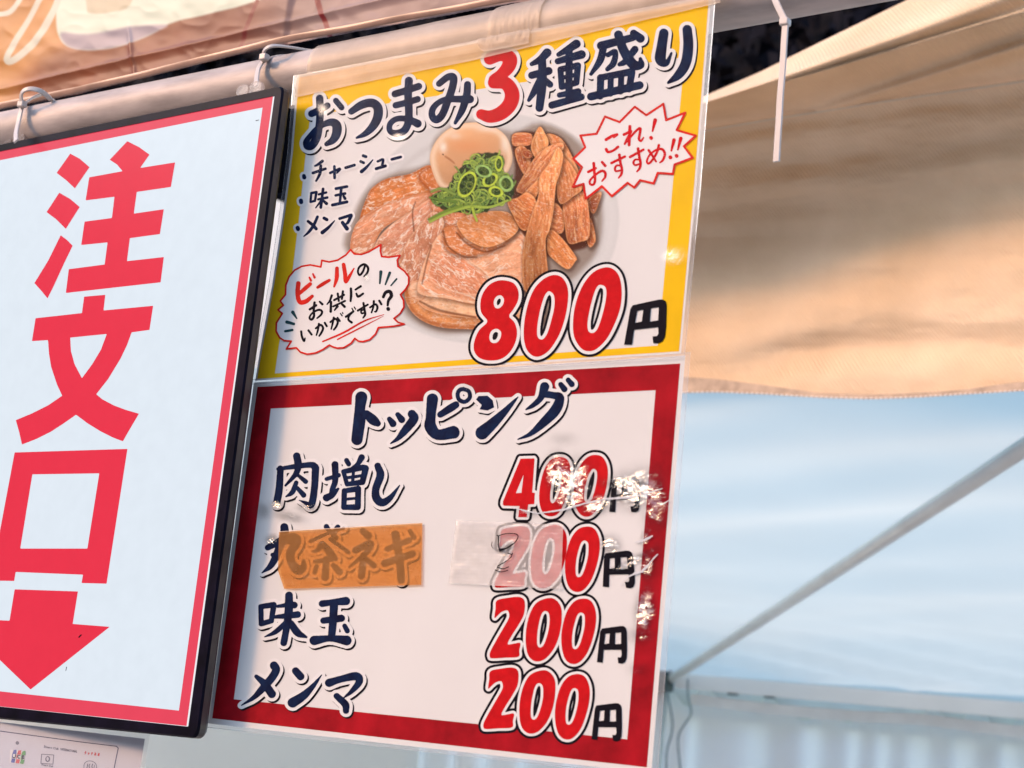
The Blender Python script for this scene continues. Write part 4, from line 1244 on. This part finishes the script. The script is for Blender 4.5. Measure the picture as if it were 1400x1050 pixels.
    while cnt < 150:
        x = r2.uniform(592, 702); y = r2.uniform(208, 290)
        if sd_poly(np.array([[x]]), np.array([[y]]), Pn)[0, 0] > -3: continue
        items.append((x, y, r2.uniform(3, 8.5), r2.uniform(.45, 1), r2.uniform(0, 3.14), r2.randint(0, 3))); cnt += 1
    items += [(638.5, 252, 17, .62, 2.0, 9), (670, 246, 10, .7, 2.5, 9), (692, 251, 9.5, .85, 1.2, 8), (678, 262, 8.5, .7, .3, 9), (661, 234, 10, .7, .4, 8), (682, 224, 9, .5, 1.6, 9)]
    for x, y, r, q, a, kd in items:
        i0, i1 = np.searchsorted(X[0], [x - r * 2.2 - 4, x + r * 2.2 + 4]); j0, j1 = np.searchsorted(Y[:, 0], [y - r * 2.2 - 4, y + r * 2.2 + 4])
        xs, ys = X[j0:j1, i0:i1], Y[j0:j1, i0:i1]; sub = C[j0:j1, i0:i1]
        ca, sa = math.cos(a), math.sin(a)
        u = (xs - x) * ca + (ys - y) * sa; v = -(xs - x) * sa + (ys - y) * ca
        if kd in (0, 1) or kd > 2:
            wd = 1.7 if kd > 2 else 1.0
            d_ = np.abs(np.hypot(u, v / q) - r) - wd
            if kd > 2:
                kk = (1 - sstep(-1, .6, np.hypot(u, v / q) - r))[..., None] * .6
                sub = sub * (1 - kk) + lin((52, 66, 40)) * kk
        else:
            d_ = np.hypot(np.clip(np.abs(u) - r * 1.3, 0, None), v - (u * u) / (r * 5)) - 1.0
        kk = (1 - sstep(-.5, .8, d_))[..., None]
        ks = (1 - sstep(-.5, 2.2, d_))[..., None] * .35
        tone = r2.uniform(0, 1)
        colr = lin((186, 190, 88)) * tone + lin((112, 134, 72)) * (1 - tone)
        if kd == 9: colr = lin((198, 200, 78))
        if kd == 8: colr = lin((172, 190, 110))
        sub = sub * (1 - ks) + lin((44, 58, 34)) * ks
        C[j0:j1, i0:i1] = sub * (1 - kk) + colr * (.8 + .5 * fbm(xs / 3, ys / 3, 2, 4)[..., None]) * kk
    for ln, col in (([(588, 303, 1.6), (610, 292, 1.8), (640, 283, 1.9), (670, 283, 1.6), (694, 274, 1.2)], (176, 184, 84)), ([(586, 300, 1.2), (608, 289, 1.4), (632, 281, 1.4)], (136, 150, 66)), ([(590, 262, 1.4), (604, 258, 1.6), (622, 266, 1.4)], (150, 160, 80)), ([(588, 270, 1.2), (606, 274, 1.4), (624, 276, 1.4)], (124, 142, 66)), ([(646, 284, 1.6), (648, 292, 1.6), (652, 302, 1.2)], (186, 190, 80))):
        s_ = sd_stroke(X, Y, catmull(ln))
        bl((1 - sstep(-.5, 2.4, s_)) * .4, (60, 66, 36)); bl(1 - sstep(-.5, .7, s_), col)
    C = C * (1 + .05 * (fbm(X / 1.3, Y / 1.3, 1, 90) - .5))[..., None]
    C = np.clip((C / WHITE) ** 1.22 * np.array([.64, .62, .575]), 0, .8)
    mk = (e < 1.01) | (sh < 10)
    inner_p = sd_poly(X, Y, [(424, 158), (936, 78), (899.5, 472.4), (375.7, 510.6)])
    mk &= inner_p < -1
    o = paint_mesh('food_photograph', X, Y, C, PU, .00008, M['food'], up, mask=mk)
    o['label'] = 'printed photograph of roast pork, egg, bamboo shoots and spring onion on a plate'


food()

ZA = (400, 40, 5.0); ZB = (640, 0, 4.0); ZC = (400, 190, 7.0); ZD = (370, 330, 7.0); ZE = (770, 130, 7.0); ZF = (640, 340, 4.6667)
hira = '''130,577,24 185,552,24 238,522,22 ; 185,472,26 188,560,26 182,660,26 165,740,28 130,795,28 98,800,22 92,770,20 115,735,18 160,685,18 215,650,20 265,635,26 300,655,32 302,705,32 278,755,26 232,785,16 ; 296,488,20 335,535,20 ;
 402,562,22 470,518,28 540,503,30 582,535,32 582,600,32 548,665,28 495,715,20 438,742,8 ;
 700,442,24 780,418,24 862,390,24 ; 705,520,22 785,500,22 855,478,22 ; 795,352,28 790,450,27 795,560,27 790,640,26 760,695,26 705,712,24 665,692,20 668,645,20 715,612,20 790,615,22 855,645,28 ;
 1002,372,22 1060,328,24 1100,330,26 1092,400,26 1060,490,26 1025,580,26 985,618,26 955,595,24 958,545,22 1000,500,20 1060,478,22 1140,478,24 1212,478,28 ; 1196,378,24 1190,450,26 1160,550,24 1112,640,12'''
flat_print('t', parse(hira, ZA), BR3(M['ink_blue'], 4.6), PU, up, h=.55, rough=.1, seed=11)
kanj = '''432,288,24 395,325,20 348,350,12 ; !348,412,20 440,388,22 ; 405,335,22 406,450,25 390,590,22 ; 400,425,20 368,490,20 332,548,10 ; 425,440,16 448,462,18 ;
 592,240,24 545,270,20 495,298,13 ; !490,335,17 620,298,24 ; !505,380,17 600,358,18 592,452,17 512,475,17 505,380 ; !515,425,12 592,408,12 ; !552,275,20 552,540,20 ; !500,520,15 602,500,18 ; !458,575,20 618,530,20 ;
 !728,250,24 900,205,20 ; 742,250,20 722,330,20 672,405,10 ; 765,300,14 805,282,14 795,345,18 762,378,13 ; 822,190,24 848,270,26 900,350,28 945,355,20 942,322,10 ; 912,270,20 860,335,18 828,352,12 ; 905,182,20 942,210,24 ;
 !722,425,18 895,392,20 ; !725,425,20 722,525,20 ; !780,418,17 778,512,17 ; !838,408,17 834,500,17 ; !895,398,20 880,488,18 ; !672,528,22 938,466,22 ;
 1070,182,26 1058,260,28 1052,325,30 1085,345,16 1112,290,6 ; 1198,162,26 1204,250,28 1190,345,28 1150,410,24 1095,452,8'''
flat_print('t', parse(kanj, ZB), BR3(M['ink_blue'], 4.6), PU, up, h=.5, rough=.1, seed=12)
three = '''118,322,32 180,302,32 225,318,40 222,360,38 185,405,32 142,436,30 ; 140,452,32 205,455,36 240,510,40 228,570,40 180,618,38 120,638,34 72,625,28'''
flat_print('t', parse(three, ZB), BR3(M['red'], 4.6), PU, up, h=.55)
lst = '''285,212,15 240,246,13 215,258,10 ; !195,325,14 315,285,13 ; 270,255,14 262,330,15 225,402,10 ; !360,325,13 450,285,13 ; 455,290,12 425,325,9 ; !400,262,13 402,372,14 ; !508,275,14 592,250,14 ;
 676,160,15 702,170,15 ; 652,215,14 680,228,14 ; 660,312,18 710,268,14 768,200,6 ; 815,215,12 865,198,14 855,262,12 ; !800,285,15 888,258,15 ; !950,195,14 1035,172,14 ;
 !178,518,13 228,508,13 214,592,12 172,602,12 178,518 ; !252,530,12 322,512,12 ; !246,578,12 332,560,13 ; !292,478,14 270,655,14 ; 272,592,12 222,658,7 ; 290,588,12 325,618,16 ;
 !415,475,14 520,455,14 ; !412,540,13 502,522,14 ; !466,470,14 452,612,13 ; !382,632,15 520,602,15 ; 490,550,13 502,570,15 ;
 238,745,14 202,825,15 155,890,14 108,932,6 ; 148,788,14 195,825,16 226,860,16 ; 302,758,16 328,772,16 ; 285,895,19 342,848,15 402,782,5 ; !450,762,14 560,728,15 ; 560,735,17 532,795,15 515,812,10 ; 478,800,17 520,858,20 ;
 108,352,18 112,368,20 ; 80,590,20 82,604,20 ; 48,850,20 52,862,20'''
flat_print('t', parse(lst, ZC), [('list_lettering', 0, 0, 0, M['ink_blue'], .0003), ('white_outline', 3.0, 0, 0, M['white_print'], .0002)], PU, up, h=.4, rough=.08)
# star burst
star = '165,388 320,370 400,205 540,258 685,112 795,192 958,85 985,240 1168,168 1085,335 1268,388 1155,490 1238,600 1065,665 1050,755 905,745 865,845 735,815 680,885 615,840 465,968 370,872 215,992 195,850 92,880 180,690 97,610 210,500'
bs = flat_print('b', parse('#' + star, ZE), [('burst_panel', 0, 0, 0, M['white_print'], .00032)], PU, up, h=.8)
pl = parse('!' + star.replace(' ', ',11 ', 1) + ' 165,388', ZE)
flat_print('b', pl, [('burst_outline', 0, 0, 0, M['red_pen'], .00040)], PU, bs, h=.4, rough=.15)
kore = '''!410,427,15 465,392,14 515,378,14 ; 515,380,12 485,405,9 ; 412,520,15 430,545,13 480,530,12 525,495,13 ;
 !638,300,15 630,478,14 ; !582,378,14 648,345,13 ; 650,350,12 610,420,11 588,468,10 ; 600,455,9 650,395,11 705,335,12 738,320,13 732,375,13 725,420,13 745,438,11 768,408,8 ;
 880,240,19 855,345,9 ; 840,408,18 842,412,18 ;
 !240,735,13 310,700,13 ; 292,652,14 298,740,13 305,810,13 290,855,12 258,852,11 258,815,11 310,762,11 370,725,13 402,745,13 400,785,12 372,822,8 ; 372,642,13 402,676,14 ;
 !462,650,13 590,588,12 ; 537,572,14 548,650,13 562,710,13 555,760,12 530,792,8 ; 550,678,9 515,672,10 495,700,11 505,728,10 545,722,10 ;
 !640,592,13 768,522,12 ; 716,512,14 728,590,13 740,650,13 732,700,12 705,732,8 ; 728,618,9 690,618,10 672,645,11 688,670,10 722,662,10 ;
 818,528,13 850,575,12 888,635,10 ; 915,480,13 900,540,12 860,612,12 820,655,11 800,632,10 830,570,10 890,525,11 945,518,13 972,560,13 955,620,12 925,646,8 ;
 1060,430,18 1035,532,9 ; 1024,594,18 1026,597,18 ; 1125,415,18 1097,522,9 ; 1084,580,18 1086,583,18'''
flat_print('b', parse(kore, ZE), [('lettering', 0, 0, 0, M['red'], .00040)], PU, bs, h=.35, rough=.08)
# cloud shaped balloon
cloud = '480,245 490,182 560,197 640,180 720,130 765,80 800,120 870,125 940,100 1055,32 1050,90 1062,145 1130,152 1238,135 1212,180 1218,240 1280,285 1322,340 1320,410 1290,460 1242,510 1272,565 1275,630 1240,690 1180,738 1220,775 1280,792 1180,812 1030,825 1005,885 950,940 880,960 840,955 805,928 770,975 700,1018 640,1022 595,1010 562,992 500,1035 430,1068 350,1080 285,1060 245,1018 150,1030 198,955 130,950 85,920 52,860 55,780 112,690 70,655 122,612 92,570 142,510 145,420 175,340 230,275 300,238 380,225'
cb = flat_print('b', parse('#' + cloud, ZD), [('balloon_panel', 0, 0, 0, M['white_print'], .00032)], PU, up, h=.8)
flat_print('b', parse('!' + cloud.replace(' ', ',8.5 ', 1) + ' 480,245', ZD), [('balloon_outline', 0, 0, 0, M['red_pen'], .00040)], PU, cb, h=.4, rough=.12)
beer = '''265,402,22 258,500,22 278,578,22 335,575,22 398,525,16 ; 275,500,16 330,450,20 378,408,18 ; 372,345,9 385,375,12 ; 405,312,9 420,345,12 ; 450,440,14 500,408,18 562,372,14 ; 635,258,18 632,350,20 608,432,10 ; 698,222,18 712,310,20 720,385,18 762,320,14 798,258,6 ;
 500,958,8 700,872,10 900,760,8 1085,700,3 ; 640,938,7 850,832,7 1080,715,2'''
flat_print('b', parse(beer, ZD), [('red_lettering', 0, 0, 0, M['red_pen'], .00040)], PU, cb, h=.35, rough=.15)
blk = '''905,228,10 882,290,11 852,322,11 835,290,10 850,245,11 895,220,12 932,252,12 925,300,11 892,336,7 ;
 !375,650,12 435,612,12 ; 420,585,12 412,660,12 415,715,12 392,748,12 372,730,10 400,685,9 460,655,11 492,672,11 480,705,11 445,735,8 ; 470,578,10 495,602,12 ;
 585,518,12 565,570,10 540,602,7 ; !578,580,12 575,672,13 ; !608,562,11 702,512,11 ; !642,500,11 652,570,11 ; !692,478,11 682,550,11 ; !600,622,10 712,570,10 ; 640,622,12 612,658,8 ; 682,600,11 708,625,13 ;
 768,452,12 770,515,13 765,572,10 ; !812,462,10 862,430,12 ; 820,500,10 838,528,12 885,500,11 ;
 292,862,11 300,912,11 320,952,12 330,925,6 ; 362,852,11 392,892,11 ;
 432,832,10 478,800,11 502,830,11 485,875,11 465,905,9 ; 462,790,11 452,850,10 438,898,8 ; 518,780,11 537,812,11 ;
 572,772,10 618,742,11 642,770,11 628,815,11 605,845,9 ; 604,730,11 592,790,10 580,838,8 ; 640,730,9 662,762,10 ; 668,690,6 684,712,7 ; 688,682,6 692,692,6 ;
 !720,722,11 792,670,11 ; 790,672,10 752,712,10 745,750,11 775,776,12 ; 778,640,6 790,662,7 ; 800,628,6 812,648,7 ;
 !835,662,11 930,605,10 ; 888,590,11 900,660,11 905,700,11 885,732,8 ; 895,655,8 868,662,9 870,688,9 900,684,9 ;
 952,632,10 1002,602,11 1022,630,11 1010,670,10 995,672,7 ; 988,572,11 982,630,10 965,682,8 ; 1040,568,11 1060,602,11 ;
 1078,532,14 1100,490,16 1140,480,17 1155,520,17 1128,565,14 1120,612,11 ; 1124,645,18 1126,649,18'''
flat_print('b', parse(blk, ZD), [('black_lettering', 0, 0, 0, M['ink_black'], .00040)], PU, cb, h=.35, rough=.08)
for tick in ('1055,292,16 1045,402,8', '1140,302,14 1098,412,8', '1205,360,9 1152,422,7', '212,678,17 250,738,7', '155,772,16 222,790,13', '140,860,12 208,848,12'):
    flat_print('b', parse(tick, ZD), [('emphasis_mark', 0, 0, 0, M['teal_pen'], .00040)], PU, cb, h=.35)
# price
eight = '@230,202 290,220 320,270 318,330 290,385 262,430 295,470 312,530 300,600 262,665 205,705 130,713 70,695 38,650 40,590 70,520 122,465 85,410 78,350 92,290 130,235 180,207 ; -210,298 228,320 224,352 202,378 175,378 163,352 168,322 186,302 ; -188,512 210,532 206,570 184,598 152,600 136,576 140,540 160,516 ;'
z8a = '@545,168 600,185 635,250 635,350 610,470 570,570 510,655 440,690 385,660 358,590 357,480 380,360 420,260 480,195 ; -520,272 548,300 550,370 530,460 505,540 475,578 445,565 440,510 455,410 480,320 500,282 ;'
z8b = '@870,120 925,130 965,180 980,270 970,380 930,490 880,580 810,645 745,650 700,610 672,540 672,430 695,320 740,220 800,150 ; -845,230 875,245 882,290 870,370 845,460 820,520 790,538 765,520 763,460 780,370 805,280 825,240'
flat_print('p', parse(eight + z8a + z8b, ZF), [('digits', 0, 0, 0, M['red'], .00040), ('white_outline', 4.3, 0, 0, M['white_print'], .00034), ('black_outline', 7.6, 0, 0, M['ink_black'], .00026)], PU, up, h=.5)
yen((865, 418), (910.6, 410), (853.2, 471.2), PU, up, .0004, M['ink_black'])
film_sheet('laminate_film', [(400, 97), (979.5, -12), (941, 490), (344, 526)], PU, .0010, up,
           [(920, 350, 20, 12, 0, .3), (440, 150, 8, 8, 0, .12), (545, 188, 8, 5, 0, .3), (500, 380, 6, 8, 0, .25), (750, 505, 20, 4, -.1, .35)], M['film'], left=[(344.5, 526)] + [(x - 6.8, y) for x, y in LE[1:]] + [(402, 98)])
quad_print('clear_rim', ring(7), PU, .0007, M['film_edge'], up, ring(2.6))
quad_print('film_cut_edge', ring(7.8), PU, .0008, M['film_seam'], up, ring(6.8))

# ------------------------------------------------------------------ tapes
YF = YS - LF - .0010      # front of the upper film


def bar_tape(name, x_of, lower, label, thick, seed, wrap=R(118)):
    """tape stuck on the sheet, led up and round the crossbar. lower: photo polyline of its bottom edge"""
    lower = np.array(lower, float)
    n = 90
    px = np.linspace(lower[0, 0], lower[-1, 0], n); py = np.interp(px, lower[:, 0], lower[:, 1])
    Wl = PY(px, py, YF - thick)
    cols = []
    for i in range(n):
        x = Wl[i, 0] + x_of * 0
        zc = pole_z(x); yc = 0.851
        r = PR + .0008 + thick
        prof = []
        zb = Wl[i, 2]
        zt_ = PY(px[i], 103 - (px[i] - 409) * 110 / 567.0, YF)[2]      # top edge of the sheet
        for t in np.linspace(0, 1, 7):
            prof.append((YF - thick, zb + (zt_ - zb) * t))
        a0 = math.asin(max(-.9, min(.9, (zt_ + .0035 - zc) / r)))
        for a in np.linspace(a0, wrap, 22):
            prof.append((yc - r * math.cos(a), zc + r * math.sin(a)))
        prof = np.array(prof)
        wr = 0.0007 * (fbm(np.array([x * 60.0]), np.array([seed * 1.0]), 3, seed)[0] - .5)
        c = np.stack([np.full(len(prof), x), prof[:, 0] + wr, prof[:, 1]], -1)
        cols.append(c)
    G = np.array(cols)
    # creases and small air channels between sheet and bar
    u, v = np.meshgrid(np.arange(G.shape[0]), np.arange(G.shape[1]), indexing='ij')
    G[..., 1] -= 0.0011 * fbm(u / 7.0, v / 5.0, 3, seed) * (v > 1)
    o = mesh(name, G.reshape(-1, 3), [tuple(q)[::-1] for q in grid_faces(G.shape[0], G.shape[1])], M['cloth_tape'], None, smooth=True)
    tag(o, label, 'tape')
    return o


bar_tape('adhesive_tape', 0, [(403, 133.5), (500, 112), (654, 81), (800, 46), (985, 3.5)], 'long strip of pale cloth tape binding the top of the yellow menu to the crossbar', 0.0003, 3)
bar_tape('adhesive_tape', 0, [(653, 63), (658, 69), (662, 70.5), (700, 64), (723, 59)], 'short pale cloth tape patch laid over the long strip above the red number 3', 0.0016, 9)


def flat_tape(name, corners, label, mt, lift, seed, amp=.0006):
    TL, TR, BR, BL = [np.array(c, float) for c in corners]
    nx, ny = 70, 30
    s, t = np.meshgrid(np.linspace(0, 1, nx), np.linspace(0, 1, ny))
    X = (1 - t) * ((1 - s) * TL[0] + s * TR[0]) + t * ((1 - s) * BL[0] + s * BR[0])
    Y = (1 - t) * ((1 - s) * TL[1] + s * TR[1]) + t * ((1 - s) * BL[1] + s * BR[1])
    W = PY(X.ravel(), Y.ravel(), YS - lift - amp * fbm(X.ravel() / 16, Y.ravel() / 12, 3, seed))
    o = mesh(name, W, [tuple(q)[::-1] for q in grid_faces(ny, nx)], mt, None, smooth=True)
    tag(o, label, 'tape')


# orange tape has a clipped lower left corner
def orange():
    nx, ny = 80, 30
    s, t = np.meshgrid(np.linspace(0, 1, nx), np.linspace(0, 1, ny))
    xl = np.interp(t, [0, .68, 1], [381.5, 380, 388.5]); yl = 727.5 + t * 77.5
    xr = 577.3 - t * 1.5; yr = 715.5 + t * 84
    X = xl * (1 - s) + xr * s; Y = yl * (1 - s) + yr * s
    W = PY(X.ravel(), Y.ravel(), YS - .0011 - .0005 * fbm(X.ravel() / 20, Y.ravel() / 12, 3, 6))
    o = mesh('adhesive_tape', W, [tuple(q)[::-1] for q in grid_faces(ny, nx)], M['orange_tape'], None, smooth=True)
    tag(o, 'orange brown tape strip covering the second item name on the red menu', 'tape')
    e = PY(np.linspace(382, 577.3, 30), np.linspace(727.0, 715.0, 30), YS - .0014)
    V, F = tube(e, .00022, 5)
    mesh('cut_edge', V, F, mat('tape_cut_edge', (.75, .55, .38), .4), o)


orange()
flat_tape('adhesive_tape', [(623.5, 711.5), (770, 717), (767, 806), (613, 797)], 'cloudy clear tape stuck over the second price on the red menu', M['clear_tape'], .0011, 16, .0010)
# hand drawn loops seen through the clear tape
flat_print('m', parse('!372,150,4 382,155 378,210 390,250 ; 378,152,3 430,138 490,140 505,160 480,200 430,232 388,250 ; 385,238,5 430,232 470,205 ; 372,352,3 410,362 445,350 ; 358,370,3 400,382 440,372 ; 375,345,3 420,320 458,290 470,262 ; 440,262,3 462,270 ; 340,190,2 336,215 348,235', ZK),
           [('pen_scribble', 0, 0, 0, M['ink_black'], .0026)], PL, low, h=.35, rough=.1)

# ------------------------------------------------------------------ cable ties
def tie(strap_px, tail_px, head_px, y, label, wpx=8.5, tailw=None):
    p = PY(head_px[0], head_px[1], y)
    t = thing('cable_tie', label, 'cable tie', tuple(p), 'white cable ties on the crossbar')
    sc_ = np.linalg.norm(p - np.array([0, 0, CAMZ])) / FPX
    w_ = wpx * sc_
    for nm, pts in (('band', strap_px), ('tail', tail_px)):
        a = np.array(pts, float)
        q = catmull(a, False, 6)
        W = PY(q[:, 0], q[:, 1], q[:, 2])
        V, F = strap(W, w_ if nm == 'band' or tailw is None else tailw * sc_, .0014)
        mesh(nm, V, F, M['tie'], t, smooth=False)
    hw = w_ * .72
    V, F = box(p - np.array([hw, .003, hw * .8]), p + np.array([hw, .002, hw * .8]))
    o = mesh('head', V, F, M['tie'], t); b = o.modifiers.new('b', 'BEVEL'); b.width = hw * .3; b.segments = 3
    ang = Matrix.Rotation(R(-8), 4, 'Y')
    return t


tie([(22, 193, .816), (22, 182, .822), (25, 168, .826), (29, 150, .8285), (33, 142, .833), (46, 133, .852), (60, 128, .87)], [(30, 142, .826), (29, 130, .823), (34, 123, .822), (45, 121.5, .824), (58, 126, .829), (72, 138, .838), (80, 143, .848)], (31, 143), .8275,
    'white cable tie at the left end of the crossbar, its tail curled over', 7.6, 6.4)
tie([(350, 118, .816), (351, 106, .822), (353, 95, .8275), (358, 86, .830), (366, 81, .835), (378, 78, .85), (390, 77, .865)], [(360, 78, .828), (361, 70, .826), (367, 64.5, .825), (378, 62.5, .828), (400, 65, .84), (425, 69, .855), (450, 71, .87)], (362, 79), .8285,
    'white cable tie above the corner of the lit screen', 8.0, 5.4)
tie([(1052, -32, .848), (1056, -12, .834), (1062, 5, .830), (1071, 24, .829), (1074, 32, .828)], [(1074, 30, .8265), (1072, 60, .826), (1070, 95, .826), (1067, 130, .826), (1065, 165, .826), (1063, 195, .826), (1061.5, 221, .826)], (1074, 31), .8275,
    'white cable tie with a long straight tail hanging beside the yellow menu', 9.0, 9.2)
